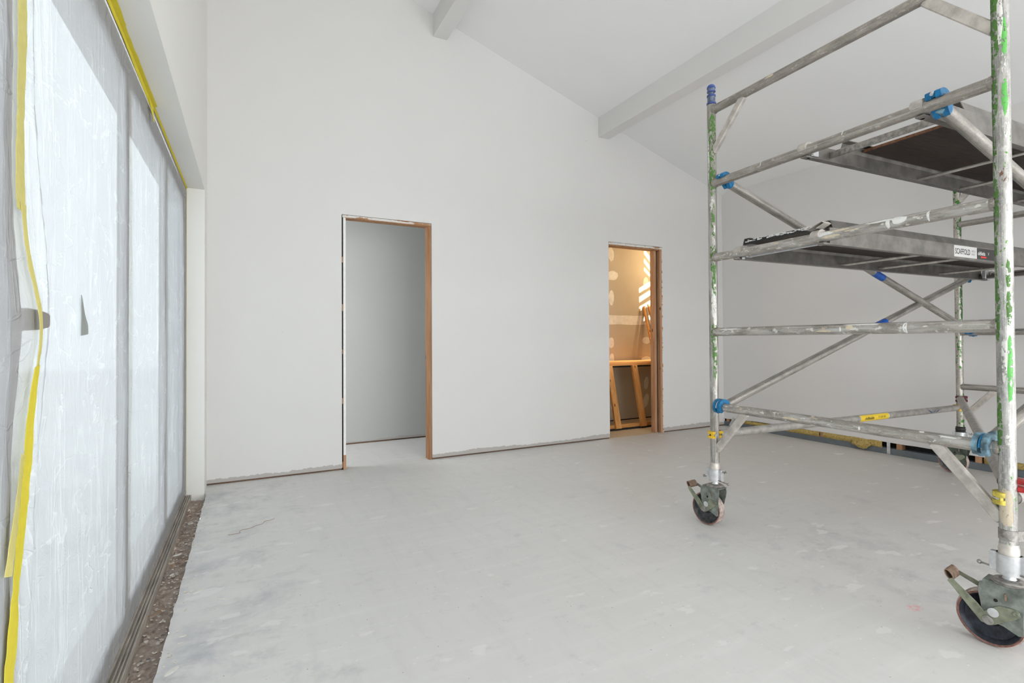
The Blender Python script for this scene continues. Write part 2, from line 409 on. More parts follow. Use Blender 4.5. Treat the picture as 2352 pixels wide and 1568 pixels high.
def mat_sheet():
    k = NT('frosted_polythene'); v = k.coords('Object')
    def ridge(vec, sc, det, w, dist=.5):
        f = k.noise(vec, sc, det, .6, dist)
        return k.step(k.math('ABSOLUTE', k.math('SUBTRACT', f, .5)), w, 0.0)
    r1 = ridge(k.coords('Object', (1, 5.5, .55)), 1.0, 3, .02)
    r2 = ridge(k.coords('Object', (1, 2.2, 4.5), rot=(.75, 0, 0)), 1.0, 4, .012)
    r3 = ridge(k.coords('Object', (1, 9, 1.0), (0, 3, 7), (-.35, 0, 0)), 1.0, 3, .02)
    cr = k.noise(v, 9, 6, .65, 1.2)
    lines = k.math('ADD', k.math('MULTIPLY', r1, .4), k.math('ADD', k.math('MULTIPLY', r2, .6), k.math('MULTIPLY', r3, .4)), clamp=True)
    h = k.math('ADD', k.math('MULTIPLY', lines, .6), k.math('ADD', cr, k.noise(k.coords('Object', (1, 16, 1.2)), 1.0, 4)))
    nb = k.bump(h, .55, .012)
    tr = k.n('ShaderNodeBsdfTranslucent', i_0=k.mix(lines, (.088, .097, .114), (.21, .22, .24))); k.set(tr.inputs[1], nb)
    df = k.n('ShaderNodeBsdfDiffuse', i_0=(.81, .805, .80)); k.set(df.inputs[2], nb)
    m1 = k.n('ShaderNodeMixShader', i_0=.47); k.set(m1.inputs[1], tr.outputs[0]); k.set(m1.inputs[2], df.outputs[0])
    tp = k.n('ShaderNodeBsdfTransparent', i_0=(.95, .97, .98))
    fac = k.math('MULTIPLY_ADD', lines, .01, .905)
    fac = k.math('ADD', fac, k.math('MULTIPLY', k.noise(k.coords('Object', (1, 3, .8)), 1.0, 4), .03), clamp=True)
    m2 = k.n('ShaderNodeMixShader'); k.set(m2.inputs[0], fac); k.set(m2.inputs[1], tp.outputs[0]); k.set(m2.inputs[2], m1.outputs[0])
    gl = k.n('ShaderNodeBsdfGlossy', i_0=(.9, .9, .9), i_1=.22); k.set(gl.inputs['Normal'], nb)
    m3 = k.n('ShaderNodeMixShader', i_0=.06); k.set(m3.inputs[1], m2.outputs[0]); k.set(m3.inputs[2], gl.outputs[0])
    k.t.links.new(m3.outputs[0], k.out.inputs[0]); return k.m
M_SHEET = mat_sheet()
def mat_glass():
    k = NT('window_glass'); tp = k.n('ShaderNodeBsdfTransparent', i_0=(.93, .96, .95)); gl = k.n('ShaderNodeBsdfGlossy', i_0=(1, 1, 1), i_1=.02)
    m1 = k.n('ShaderNodeMixShader', i_0=.06); k.set(m1.inputs[1], tp.outputs[0]); k.set(m1.inputs[2], gl.outputs[0])
    k.t.links.new(m1.outputs[0], k.out.inputs[0]); return k.m
M_GLASS = mat_glass()
S = dict(kind='structure')
# ================================================================== THE ROOM
# floor slab with a ragged edge along the window recess
bm = bmesh.new()
edge = []
N = 260
for i in range(N+1):
    y = YS+(YB+1.3-YS)*i/N
    j = .006*mnoise.noise(Vector((y*9, 0, 0)))+.004*mnoise.noise(Vector((y*31, 5, 0)))
    edge.append((XE+j if y < YJ-.002 else XL-.05, y))
poly = edge+[(3.62, YB+1.3), (3.62, YB+.02), (XR+.2, YB+.02), (XR+.2, YS)]
A = [bm.verts.new((x, y, 0)) for x, y in poly]; B = [bm.verts.new((x, y, -.10)) for x, y in poly]
ft = bm.faces.new(A); bm.faces.new(B[::-1])
for i in range(len(poly)): bm.faces.new((A[(i+1) % len(poly)], A[i], B[i], B[(i+1) % len(poly)]))
bmesh.ops.recalc_face_normals(bm, faces=bm.faces)
bmesh.ops.triangulate(bm, faces=[f for f in bm.faces if len(f.verts) > 4])
obj('floor', bm, M_FLOOR, **S)
# rough recess strip left open along the slab edge
bm = bmesh.new(); nx, ny = 14, 620
gr = []
for j in range(ny+1):
    y = -1.2+(YJ+1.2)*j/ny; row = []
    for i in range(nx+1):
        x = -.39+(.105)*i/nx
        h = -.045+.012*mnoise.noise(Vector((x*40, y*40, 0)))+.007*mnoise.noise(Vector((x*110, y*110, 3)))+.010*mnoise.noise(Vector((x*12, y*6, 1)))
        if i == nx: h += .012
        row.append(bm.verts.new((x, y, h)))
    gr.append(row)
for j in range(ny):
    for i in range(nx): bm.faces.new((gr[j][i], gr[j][i+1], gr[j+1][i+1], gr[j+1][i])).smooth = True
o = obj('floor_recess', bm, M_RCON, **S)
# --- back wall (one solid with two doorways), lower edge 12 mm above the slab
T = .10
D1a, D1b, D1z = .730, 1.557, 2.257
D2a, D2b, D2z = 3.677, 4.497, 2.262
bm = bmesh.new()
XA, XB_ = XL-.12, XR+.02
for poly in ([(XA, .014), (D1a, .014), (D1a, ceil(D1a)+.03), (XA, ceil(XA)+.03)],
             [(D1b, .014), (D2a, .014), (D2a, ceil(D2a)+.03), (D1b, ceil(D1b)+.03)],
             [(D2b, .014), (XB_, .014), (XB_, ceil(XB_)+.03), (D2b, ceil(D2b)+.03)],
             [(D1a, D1z), (D1b, D1z), (D1b, ceil(D1b)+.03), (D1a, ceil(D1a)+.03)],
             [(D2a, D2z), (D2b, D2z), (D2b, ceil(D2b)+.03), (D2a, ceil(D2a)+.03)]):
    add_prism(bm, poly, YB, YB+T)
bmesh.ops.recalc_face_normals(bm, faces=bm.faces)
wb = obj('wall_back', bm, M_WALL, **S)
for a, b in ((XL, D1a-.004), (D1b+.004, D2a), (D2b, XR)):
    obj('bottom_plate', box(a, b, YB+.010, YB+.085, .0, .014), M_PLATE, wb)
# --- right wall with its open foot: plate, wool, noggings
bm = bmesh.new()
BOARD_Z = .115
def wz(y):                       # ragged lower edge of the plasterboard
    return BOARD_Z-.022*min(1, max(0, (y-4.2)/.45))+.004*mnoise.noise(Vector((y*7, 2, 0)))
ys = [YS+(YB+.02-YS)*i/90 for i in range(91)]
lo = [(y, wz(y)) for y in ys]
add_prism(bm, lo+[(YB+.02, ceil(XR)+.03), (YS, ceil(XR)+.03)], XR, XR+.013, 'x')
add_box(bm, XR+.013, XR+.10, YS, YB+.1, .16, ceil(XR)+.03)
bmesh.ops.recalc_face_normals(bm, faces=bm.faces)
bmesh.ops.triangulate(bm, faces=[f for f in bm.faces if len(f.verts) > 4])
wr = obj('wall_right', bm, M_WALLPLAIN, **S)
# children of the wall foot
p_ = obj('bottom_plate', box(XR+.004, XR+.09, YS, YB, .0, .060, .003), M_GREYPLATE, wr)
obj('cavity_back', box(XR+.085, XR+.10, YS, YB+.1, .0, .17), M_DARK, wr)
def wool(y0, y1, z0, z1, seed, front=.004):
    bm = bmesh.new(); n = max(4, int((y1-y0)/.02)); m_ = 5; g = []
    for i in range(n+1):
        y = y0+(y1-y0)*i/n; row = []
        for j in range(m_+1):
            z = z0+(z1-z0)*j/m_
            b = math.sin(PI*j/m_)*.012
            row.append(bm.verts.new((XR+front-b+.010*mnoise.noise(Vector((y*22+seed, z*30, 0))), y, z+.004*mnoise.noise(Vector((y*30, seed, 0))))))
        g.append(row)
    back = [[bm.verts.new((XR+.08, v.co.y, v.co.z)) for v in row] for row in g]
    for i in range(n):
        for j in range(m_): bm.faces.new((g[i][j], g[i+1][j], g[i+1][j+1], g[i][j+1])).smooth = True
        bm.faces.new((g[i][0], back[i][0], back[i+1][0], g[i+1][0])); bm.faces.new((g[i][-1], g[i+1][-1], back[i+1][-1], back[i][-1]))
    bmesh.ops.recalc_face_normals(bm, faces=bm.faces)
    return obj('insulation_batt', bm, M_INSUL, wr)
wool(3.80, 4.58, .058, .105, 1, .012); wool(3.42, 3.80, .058, .112, 2, .002); wool(3.12, 3.38, .058, .116, 3)
wool(2.80, 3.12, .056, .118, 4, -.002); wool(1.2, 2.02, .06, .116, 5, .008); wool(-.6, 1.14, .06, .116, 6, .01)
# hanging tuft of wool
bm = bmesh.new(); bmesh.ops.create_icosphere(bm, subdivisions=4, radius=1)
for v in bm.verts:
    p = v.co.copy(); q = 1+.32*mnoise.noise(p*2.1)+.14*mnoise.noise(p*6)
    v.co = Vector((XR-.022+p.x*.030*q, 2.985+p.y*.082*q*(1+.25*p.z), .066+p.z*.046*q))
for f in bm.faces: f.smooth = True
obj('insulation_tuft', bm, M_INSUL, wr, label='tuft of yellow wool spilling over the plate')
for y in (4.63, 3.40, 2.66, 2.06, 1.17):
    obj('nogging', box(XR+.006, XR+.08, y-.022, y+.022, .058, .125, .002), M_JAMBPALE if y != 2.66 else M_JAMB, wr)
for y, dy in ((4.56, .035), (2.745, .0)):
    bm = bmesh.new(); add_beam(bm, (XR-.003, y+dy, .004), (XR-.003, y-dy, .118), .030, .0015, (1, 0, 0)); 
    bmesh.ops.recalc_face_normals(bm, faces=bm.faces)
    st = obj('steel_strap', bm, M_ALU, wr)
# --- ceiling (sloping) and beams
obj('ceiling', prism([(XL-.15, ceil(XL-.15)), (XR+.15, ceil(XR+.15)), (XR+.15, ceil(XR+.15)+.12), (XL-.15, ceil(XL-.15)+.12)], YS-.1, YB+.12), M_CEIL, **S)
for i, (a, b, zb) in enumerate(((1.580, 1.722, 4.070), (3.545, 3.688, 3.443))):
    obj('trim_%d' % (i+1), prism([(a, zb), (b, zb), (b, ceil(b)+.02), (a, ceil(a)+.02)], YS, YB+.005, bev=.002), M_BEAM, **S)
# --- left wall: upper part over the sliding doors, jamb return at the far end, solid behind the camera
bm = bmesh.new()
add_box(bm, XL-.13, XL, YS, YB+.1, ZH, ceil(XL)+.05)
add_box(bm, XW-.02, XL, YJ, YB+.1, -.06, ZH)
add_box(bm, XW-.02, XL, YS, -1.75, -.06, ZH)
bmesh.ops.recalc_face_normals(bm, faces=bm.faces)
obj('wall_left', bm, M_REVEAL, **S)
# --- rear wall behind the camera, with a wide glazed opening
bm = bmesh.new()
add_box(bm, XL-.13, .2, YS-.12, YS, -.05, 2.6); add_box(bm, 5.2, XR+.1, YS-.12, YS, -.05, 2.6)
add_prism(bm, [(XL-.13, 2.6), (XR+.1, 2.6), (XR+.1, ceil(XR)+.03), (XL-.13, ceil(XL-.13)+.03)], YS-.12, YS)
bmesh.ops.recalc_face_normals(bm, faces=bm.faces)
obj('wall_rear', bm, M_WALLPLAIN, **S)
w2 = obj('window_2', box(.2, 5.2, YS-.10, YS-.04, .0, .06), M_FRAMEMETAL, **S)
obj('rail', box(.2, 5.2, YS-.10, YS-.04, 2.54, 2.6), M_FRAMEMETAL, w2)
for x in (.23, 1.45, 2.7, 3.95, 5.17): obj('stile', box(x-.03, x+.03, YS-.10, YS-.04, .06, 2.54), M_FRAMEMETAL, w2)
# ================================================================== doorway 1 : timber lining, painted front edge
d1 = obj('door_1', box(D1a+.033, D1b-.033, YB+.002, YB+.098, D1z-.030, D1z-.006, .001), M_JAMB, **S)
obj('head_edge', box(D1a+.006, D1b-.004, YB-.004, YB+.010, D1z-.026, D1z-.004, .002), M_HEADEDGE, d1, label='chipped white painted head edge')
obj('head_arris', box(D1a+.03, D1b-.03, YB-.002, YB+.012, D1z-.034, D1z-.026, .001), M_JAMB, d1)
obj('jamb', box(D1a+.012, D1a+.034, YB-.003, YB+.098, .0, D1z-.028, .002), M_WHITEPAINT, d1, label='white smeared jamb')
obj('jamb_foot', box(D1a+.011, D1a+.035, YB-.004, YB+.098, .0, .13, .002), M_JAMBPALE, d1)
obj('jamb', box(D1b-.034, D1b-.003, YB-.004, YB+.098, .0, D1z-.028, .002), M_JAMB, d1)
obj('shadow_gap', box(D1a+.0005, D1a+.012, YB+.006, YB+.09, .0, D1z-.004), M_DARK, d1)
for z, h in ((.02, .05), (.58, .05), (1.02, .04), (1.40, .06), (1.83, .05)):
    obj('packer', box(D1a+.001, D1a+.0115, YB+.001, YB+.05, z, z+h), M_JAMB, d1)
# plaster feather along the gap
# ================================================================== doorway 2 : cavity slider frame
d2 = obj('door_2', box(D2a+.002, D2b-.03, YB+.002, YB+.098, D2z-.045, D2z-.012, .001), M_JAMB, **S)
obj('head_edge', box(D2a+.003, D2b-.012, YB-.003, YB+.010, D2z-.030, D2z-.004, .002), M_HEADEDGE, d2, label='chipped white painted head edge')
obj('jamb', box(4.388, 4.424, YB+.03, YB+.099, .0, D2z-.045, .002), M_JAMBPALE, d2)
obj('slider_pocket', box(4.424, 4.452, YB+.05, YB+.099, .0, D2z-.045), M_DARK, d2)
obj('jamb', box(4.450, 4.484, YB-.003, YB+.098, .0, D2z-.03, .002), M_JAMBPALE, d2)
obj('plaster_edge', box(4.484, 4.4965, YB-.002, YB+.09, .0, D2z-.004, .001), M_HEADEDGE, d2)
# ================================================================== passage behind doorway 1
bm = bmesh.new(); PY = 5.80
# far wall, right end wall, left end wall with a window hole added for daylight
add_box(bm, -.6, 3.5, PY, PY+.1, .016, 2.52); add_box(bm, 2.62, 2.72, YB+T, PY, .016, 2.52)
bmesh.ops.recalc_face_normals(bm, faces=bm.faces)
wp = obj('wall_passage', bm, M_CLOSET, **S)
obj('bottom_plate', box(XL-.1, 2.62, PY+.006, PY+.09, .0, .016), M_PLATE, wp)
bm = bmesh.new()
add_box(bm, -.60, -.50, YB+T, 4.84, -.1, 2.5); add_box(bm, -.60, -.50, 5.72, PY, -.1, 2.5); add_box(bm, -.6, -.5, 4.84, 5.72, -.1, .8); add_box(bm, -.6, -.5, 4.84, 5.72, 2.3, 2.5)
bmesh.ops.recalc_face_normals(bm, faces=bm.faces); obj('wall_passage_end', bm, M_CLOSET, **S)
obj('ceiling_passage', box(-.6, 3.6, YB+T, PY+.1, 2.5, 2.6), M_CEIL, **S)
# ================================================================== store room behind doorway 2
SY = 5.68
bm = bmesh.new()
add_box(bm, 3.62, 6.6, SY, SY+.1, .012, 2.9); add_box(bm, 3.62, 3.72, YB+T, SY, .012, 2.9); add_box(bm, 6.5, 6.6, YB+T, SY, .012, 2.9)
add_box(bm, XR+.1, 6.6, YB, YB+T, 0, 2.9)
bmesh.ops.recalc_face_normals(bm, faces=bm.faces)
ws = obj('wall_store', bm, M_DRYWALL, **S)
obj('ceiling_store', box(3.6, 6.6, YB+T, SY+.1, 2.9, 3.0), M_DRYWALL, **S)
obj('floor_store', box(3.622, 6.6, YB+.022, SY+.1, -.05, .0), M_STOREFLOOR, **S)
obj('skirting_gap', box(3.72, 6.5, SY-.001, SY+.05, .0, .013), M_DARK, ws)
def blob(cx, cz, w, h, tilt=0, seed=0):
    bm = bmesh.new(); n = 26; ring = []
    for i in range(n):
        a = 2*PI*i/n; q = 1+.13*mnoise.noise(Vector((math.cos(a)*2, math.sin(a)*2, seed)))
        x, z = w/2*q*math.cos(a), h/2*q*math.sin(a)
        ring.append(bm.verts.new((cx+x*math.cos(tilt)-z*math.sin(tilt), SY-.0012, cz+x*math.sin(tilt)+z*math.cos(tilt))))
    c = bm.verts.new((cx, SY-.004, cz))
    for i in range(n): bm.faces.new((ring[i], ring[(i+1) % n], c)).smooth = True
    bmesh.ops.recalc_face_normals(bm, faces=bm.faces)
    return obj('compound_patch', bm, M_COMPOUND, ws)
for i, (x, z, w, h, t) in enumerate(((4.50, 2.33, .10, .20, .1), (4.52, 2.03, .20, .13, .1), (4.50, 1.72, .09, .21, 0), (4.49, 1.09, .10, .15, 0), (4.50, .86, .08, .17, 0),
    (4.49, .50, .08, .20, -.2), (5.12, .50, .09, .18, -.15), (5.11, .25, .10, .20, -.3), (5.13, 1.12, .16, .10, 0), (5.12, .83, .19, .12, .1), (5.13, 1.95, .1, .18, 0), (4.52, .2, .09, .1, 0))):
    blob(x, z, w, h, t, i*3.1)
bm = bmesh.new(); n = 40; tp = []; bt = []
for i in range(n+1):
    x = 3.73+2.7*i/n
    tp.append(bm.verts.new((x, SY-.002, 1.475+.012*mnoise.noise(Vector((x*4, 0, 1)))))); bt.append(bm.verts.new((x, SY-.002, 1.345+.014*mnoise.noise(Vector((x*4, 0, 5))))))
for i in range(n): bm.faces.new((bt[i], bt[i+1], tp[i+1], tp[i]))
obj('joint_band', bm, M_COMPOUND, ws)
# trestle-like timber frame leaning in the store
tf = thing('timber_frame', 'low leaning orange pine frame standing inside the lit store doorway', 'timber frame', (4.5, 5.05, 0))
def L(p, o=(4.5, 5.05, 0)): return Vector(p)-Vector(o)
FYt, FZt = 5.25, .812
obj('top_rail', beam(L((3.80, FYt, FZt)), L((5.45, FYt, FZt)), .05, .034, bev=.002), M_PINEX, tf)
obj('rail_shadow', beam(L((3.80, FYt+.006, FZt-.030)), L((5.45, FYt+.006, FZt-.030)), .035, .018, bev=.001), M_DARK, tf)  # dark strip painted in as the shade under the top rail
obj('bottom_rail', beam(L((3.80, 5.085, .045)), L((5.45, 5.085, .045)), .035, .045, bev=.002), M_PINEX, tf)
obj('foot_shadow', beam(L((3.80, 5.08, .011)), L((5.45, 5.08, .011)), .05, .02, bev=0), M_DARK, tf)  # dark strip painted in as the shadow below the bottom rail
obj('bench_board', box(-.70, .95, .19, .60, FZt+.018, FZt+.030, .001), M_PINEX, tf)
for x in (4.09, 4.50, 5.35):
    obj('stud', beam(L((x, 5.045, .022)), L((x, FYt-.028, FZt-.018)), .085, .035, (0, 1, 0), bev=.002), M_PINE, tf)
for x in (3.93, 5.42):
    obj('rear_prop', beam(L((x, 5.47, .01)), L((x, FYt+.022, FZt-.02)), .085, .035, (0, 1, 0), bev=.002), M_PINE, tf)
# two battens and a strip leaning on the wall behind the frame
for nm, x0, x1, zt, y0, y1, m_, lb in (('batten', 5.02, 5.045, 1.60, 5.38, 5.635, M_PINE, 'shorter pine batten leaning on the store wall above the low frame'),
        ('batten', 5.125, 5.135, 1.64, 5.38, 5.635, M_PINE, 'taller pine batten leaning on the store wall, half hidden by the door jamb'),
        ('metal_strip', 5.075, 5.092, 1.61, 5.40, 5.655, M_GREYPLATE, 'dark strip leaning between the two pine battens in the store')):
    q_ = Vector((x0, y0, .845)); b = thing(nm, lb, nm.replace('_', ' '), tuple(q_))
    obj('shaft', beam(Vector((0, 0, .003)), Vector((x1, y1, zt))-q_, .036 if nm == 'batten' else .026, .024 if nm == 'batten' else .008, (0, 1, 0), bev=.002), m_, b)
# added unseen spot behind a slotted plate, slots shaped to cast light patches
def patches():
    return (((5.09, 2.46), (5.235, 2.32), (5.235, 2.24), (5.09, 2.38)), ((5.09, 2.32), (5.235, 2.18), (5.235, 2.11), (5.09, 2.25)),
            ((5.09, 2.19), (5.235, 2.07), (5.235, 2.02), (5.09, 2.13)), ((4.99, 1.87), (5.225, 1.99), (5.225, 1.92), (4.99, 1.80)),
            ((4.99, 1.74), (5.225, 1.86), (5.225, 1.79), (4.99, 1.66)), ((4.99, 1.60), (5.225, 1.71), (5.225, 1.64), (4.99, 1.53)),
            ((5.05, 1.46), (5.10, 1.48), (5.10, 1.40), (5.05, 1.38)), ((5.17, 1.48), (5.22, 1.50), (5.22, 1.42), (5.17, 1.41)))
LP = Vector((5.75, 4.90, 2.05))
GY = 5.06                                         # plane of the slotted plate
bmg = bmesh.new()
gx0, gx1, gz0, gz1 = LP.x-.30, LP.x+.05, LP.z-.25, LP.z+.22
slots = []
for p in patches():
    slots.append([(LP.x+(x-LP.x)*(GY-LP.y)/(SY-LP.y), LP.z+(z-LP.z)*(GY-LP.y)/(SY-LP.y)) for x, z in p])
ov = [bmg.verts.new((x, GY, z)) for x, z in ((gx0, gz0), (gx1, gz0), (gx1, gz1), (gx0, gz1))]
edges = [bmg.edges.new((ov[i], ov[(i+1) % 4])) for i in range(4)]
for s in slots:
    vs = [bmg.verts.new((x, GY, z)) for x, z in s]
    edges += [bmg.edges.new((vs[i], vs[(i+1) % 4])) for i in range(4)]
bmesh.ops.triangle_fill(bmg, edges=edges, use_beauty=True)
r = bmesh.ops.extrude_face_region(bmg, geom=list(bmg.faces))
for v in r['geom']:
    if isinstance(v, bmesh.types.BMVert): v.co.y += .003
bmesh.ops.recalc_face_normals(bmg, faces=bmg.faces)
gobo = thing('light_gobo', 'slotted plate of the added light-shaping lamp hung inside the store room', 'gobo', tuple(LP))
gob = obj('gobo_plate', bmg, M_STEEL, gobo); gob.matrix_parent_inverse = Matrix.Translation(-LP)  # added plate, its slots projected back from the wanted light patches
obj('gobo_arm', tube_bm((0, .01, .20), (0, .01, .848), .008, 10), M_STEEL, gobo)
obj('gobo_bracket', beam((-.02, .155, .215), (-.02, .005, .215), .02, .006, bev=0), M_STEEL, gobo)
sl = bpy.data.lights.new('gobo_spot', 'SPOT'); sl.energy = 330; sl.color = (1, .86, .66); sl.spot_size = math.radians(100); sl.spot_blend = .2; sl.shadow_soft_size = .0025  # added spot that throws the patches through the slots
so = bpy.data.objects.new('gobo_spot', sl); COL.objects.link(so); so.location = LP
so.rotation_euler = (Vector((5.1, SY, 1.9))-LP).to_track_quat('-Z', 'Y').to_euler()
pl = bpy.data.lights.new('store_lamp', 'POINT'); pl.energy = 22; pl.color = (1, .74, .43); pl.shadow_soft_size = .05
po = bpy.data.objects.new('store_lamp', pl); COL.objects.link(po); po.location = (5.42, 5.12, 2.25)
# ================================================================== sliding doors (left), behind the sheet
win = obj('window_1', box(-.53, -.429, -1.75, YJ, ZH-.115, ZH, .002), M_FRAMEMETAL, **S)      # head member
obj('bottom_rail', box(-.53, -.429, -1.75, YJ, -.01, .095, .002), M_FRAMEMETAL, win)
for y1 in (-.90, .25, 1.38, 2.53, 3.56, YJ):
    obj('stile', box(-.452, -.429, y1-.10, y1, .095, ZH-.115, .002), M_FRAMEMETAL, win)
ysg = [-.90, .25, 1.38, 2.53, 3.56, YJ]
for a, b in zip([-1.75]+ysg[:-1], ysg): obj('pane', box(-.448, -.444, a, b-.10, .095, ZH-.115), M_GLASS, win)
hd = obj('handle', box(-.445, -.406, 1.345, 1.38, 1.155, 1.20, .004), M_HANDLE, win)
bm = bmesh.new()
prof = [(1.315, 1.160, 1.200), (1.335, 1.157, 1.203), (1.40, 1.160, 1.202), (1.455, 1.166, 1.198), (1.462, 1.170, 1.194)]
rings = []
for y, z0, z1 in prof: rings.append([bm.verts.new(p) for p in ((-.412, y+.02, z0), (-.393, y+.02, z0), (-.393, y+.02, z1), (-.412, y+.02, z1))])
for a, b in zip(rings, rings[1:]):
    for i in range(4): bm.faces.new((a[i], a[(i+1) % 4], b[(i+1) % 4], b[i]))
bm.faces.new(rings[0]); bm.faces.new(rings[-1]); bmesh.ops.recalc_face_normals(bm, faces=bm.faces); bevel(bm, .003, 2)
obj('lever', bm, M_HANDLE, hd)
# sill track with grooves
bm = bmesh.new()
pr = [(-.445, -.03), (-.378, -.045), (-.378, .002), (-.382, .002), (-.382, -.006), (-.389, -.006), (-.389, .004), (-.393, .004), (-.393, -.006), (-.401, -.006), (-.401, .006), (-.405, .006), (-.405, -.004), (-.414, -.004), (-.414, .010), (-.445, .010)]
add_prism(bm, pr, -1.75, YJ, 'y'); bmesh.ops.recalc_face_normals(bm, faces=bm.faces)
bmesh.ops.triangulate(bm, faces=[f for f in bm.faces if len(f.verts) > 4])
obj('trim_3', bm, M_TRACK, **S)
# outside: paving and a rendered boundary wall
obj('ground_outside', box(-40, -.62, -30, 30, -.25, -.12), M_PAVING, **S)
# ================================================================== polythene sheets
def xbase(y, z):
    t = min(1, max(0, (ZH-z)/.10), max(0, (YJ-y)/.05)); t = t*t*(3-2*t)
    return -.4145-.0105*t+(.004 if z < .03 else 0)
def bulge(y, z):
    d = 0.0
    d += .024*math.exp(-(((y-1.39)/.10)**2+((z-1.18)/.16)**2))
    d += .010*math.exp(-((y-1.30)/.10)**2)
    # billow inside each bay
    d += .003*math.sin(max(0, min(1, z/2.2))*PI)
    yr = 1.46+.05*math.exp(-((z-1.2)/.25)**2)-.10*max(0, (1.0-z))*.9-.07*max(0, z-1.35)
    d += .011*math.exp(-abs(y-yr)/.022)
    d += .0045*max(0, 1+1.6*mnoise.noise(Vector((y*7, z*1.6, 0))))*.8+.0022*mnoise.noise(Vector((y*19+z*6, z*5, 4)))+.0014*mnoise.noise(Vector((y*40+z*22, z*18, 8)))
    # gathers radiating from the taped head
    t = max(0, 1-(ZH-z)/.45)
    d += .004*t*mnoise.noise(Vector((y*34, z*3, 2)))
    e = min(1, max(0, (ZH-z)/.12))*min(1, max(0, (YJ-y)/.10))*min(1, z/.10+.25)
    return d*e
def sheet(y0, y1, seed, xoff=0, holes=()):
    bm = bmesh.new(); ny = int((y1-y0)/.012); nz = 150; g = []
    for i in range(ny+1):
        y = y0+(y1-y0)*i/ny; row = []
        zb = .012+.014*mnoise.noise(Vector((y*9, seed, 0)))+.010*mnoise.noise(Vector((y*30, seed, 3)))
        for j in range(nz+1):
            z = zb+(ZH-.001-zb)*j/nz
            x = xbase(y, z)+xoff+bulge(y, z)
            row.append(bm.verts.new((x, y, z)))
        g.append(row)
    for i in range(ny):
        for j in range(nz):
            q = (g[i][j], g[i+1][j], g[i+1][j+1], g[i][j+1]); c = sum((v.co for v in q), Vector())/4
            if any(abs(c.y-(a+(b-a)*.5)) < .5*(b-a)*max(0, min(1, (zt-c.z)/(zt-zb_)))+.002 and zb_ < c.z < zt for a, b, zb_, zt in holes): continue
            bm.faces.new(q).smooth = True
    return bm
s1 = obj('plastic_sheet', sheet(1.28, YJ-.002, 1, 0), M_SHEET)
tag(s1, 'long translucent polythene dust sheet covering the far glass doors', 'plastic sheet')
s2 = obj('plastic_sheet', sheet(-1.2, 1.31, 5, .004), M_SHEET)
tag(s2, 'translucent polythene dust sheet nearest the camera, before the yellow taped seam', 'plastic sheet')
# ================================================================== masking tape
def ribbon(pts, name='tape_strip', mat=None, thick=.0012, wob=.002, seed=0, dx=.004):
    """pts: (y, z, width, x); ribbon lies facing +x"""
    bm = bmesh.new(); rows = []
    P = []
    for a, b in zip(pts, pts[1:]):
        L_ = math.hypot(b[0]-a[0], b[1]-a[1]); n = max(2, int(L_/.012))
        for i in range(n): P.append(tuple(None if a[k] is None else a[k]+(b[k]-a[k])*i/n for k in range(4)))
    P.append(pts[-1])
    for i, (y, z, w, x) in enumerate(P):
        a = P[max(0, i-1)]; b = P[min(len(P)-1, i+1)]
        t = Vector((b[0]-a[0], b[1]-a[1])).normalized(); nn = Vector((-t.y, t.x))
        j = wob*mnoise.noise(Vector((y*25, z*25, seed)))
        row = []
        for s in (-.5, -.17, .17, .5):
            yy, zz = y+nn.x*w*s+nn.x*j, z+nn.y*w*s+nn.y*j
            row.append(Vector((x if x is not None else xbase(yy, zz)+bulge(yy, zz)+dx, yy, zz)))
        rows.append(row)
    F_ = [[bm.verts.new(p) for p in r] for r in rows]; B_ = [[bm.verts.new(p-Vector((thick, 0, 0))) for p in r] for r in rows]
    for i in range(len(F_)-1):
        for k in range(3):
            bm.faces.new((F_[i][k], F_[i][k+1], F_[i+1][k+1], F_[i+1][k])).smooth = True
            bm.faces.new((B_[i+1][k], B_[i+1][k+1], B_[i][k+1], B_[i][k]))
        for k in (0, 3): bm.faces.new((F_[i][k], F_[i+1][k], B_[i+1][k], B_[i][k]))
    bmesh.ops.recalc_face_normals(bm, faces=bm.faces)
    return obj(name, bm, mat or M_TAPE)
def seam(pts, x0=-.385):
    out = []
    for y, z, w in pts:                       # points were measured on the plane x0; carry them onto the billowing sheet
        yy, zz = y, z
        for _ in range(4):
            k_ = (xbase(yy, zz)+bulge(yy, zz)+.01)/x0; yy, zz = y*k_, CAM_H+(z-CAM_H)*k_
        out.append((yy, max(.02, min(ZH-.02, zz)), w, None))
    return out
tag(ribbon(seam([(1.298, 2.24, .044), (1.298, 1.80, .044), (1.290, 1.60, .045), (1.292, 1.385, .043)]), mat=M_TAPEPALE, dx=.009), 'broad pale yellow tape strip on the sheet seam, above the handle', 'tape')
tag(ribbon(seam([(1.296, 1.40, .026), (1.305, 1.36, .020), (1.335, 1.28, .020), (1.392, 1.19, .019), (1.396, 1.165, .019), (1.374, 1.075, .024)]), mat=M_TAPEPALE, dx=.011), 'narrow yellow tape strip bending over the door handle', 'tape')
tag(ribbon(seam([(1.372, 1.085, .046), (1.322, .90, .048), (1.268, .66, .050), (1.238, .52, .050), (1.205, .30, .050), (1.18, .06, .050)]), wob=.003, dx=.012), 'bright yellow tape strip running from below the handle to the sill', 'tape')
tag(ribbon(seam([(1.292, .92, .022), (1.268, .84, .028), (1.240, .76, .032), (1.226, .715, .026)]), mat=M_TAPEPALE, dx=.015, seed=4), 'short loose tape end folded beside the bright seam tape', 'tape')
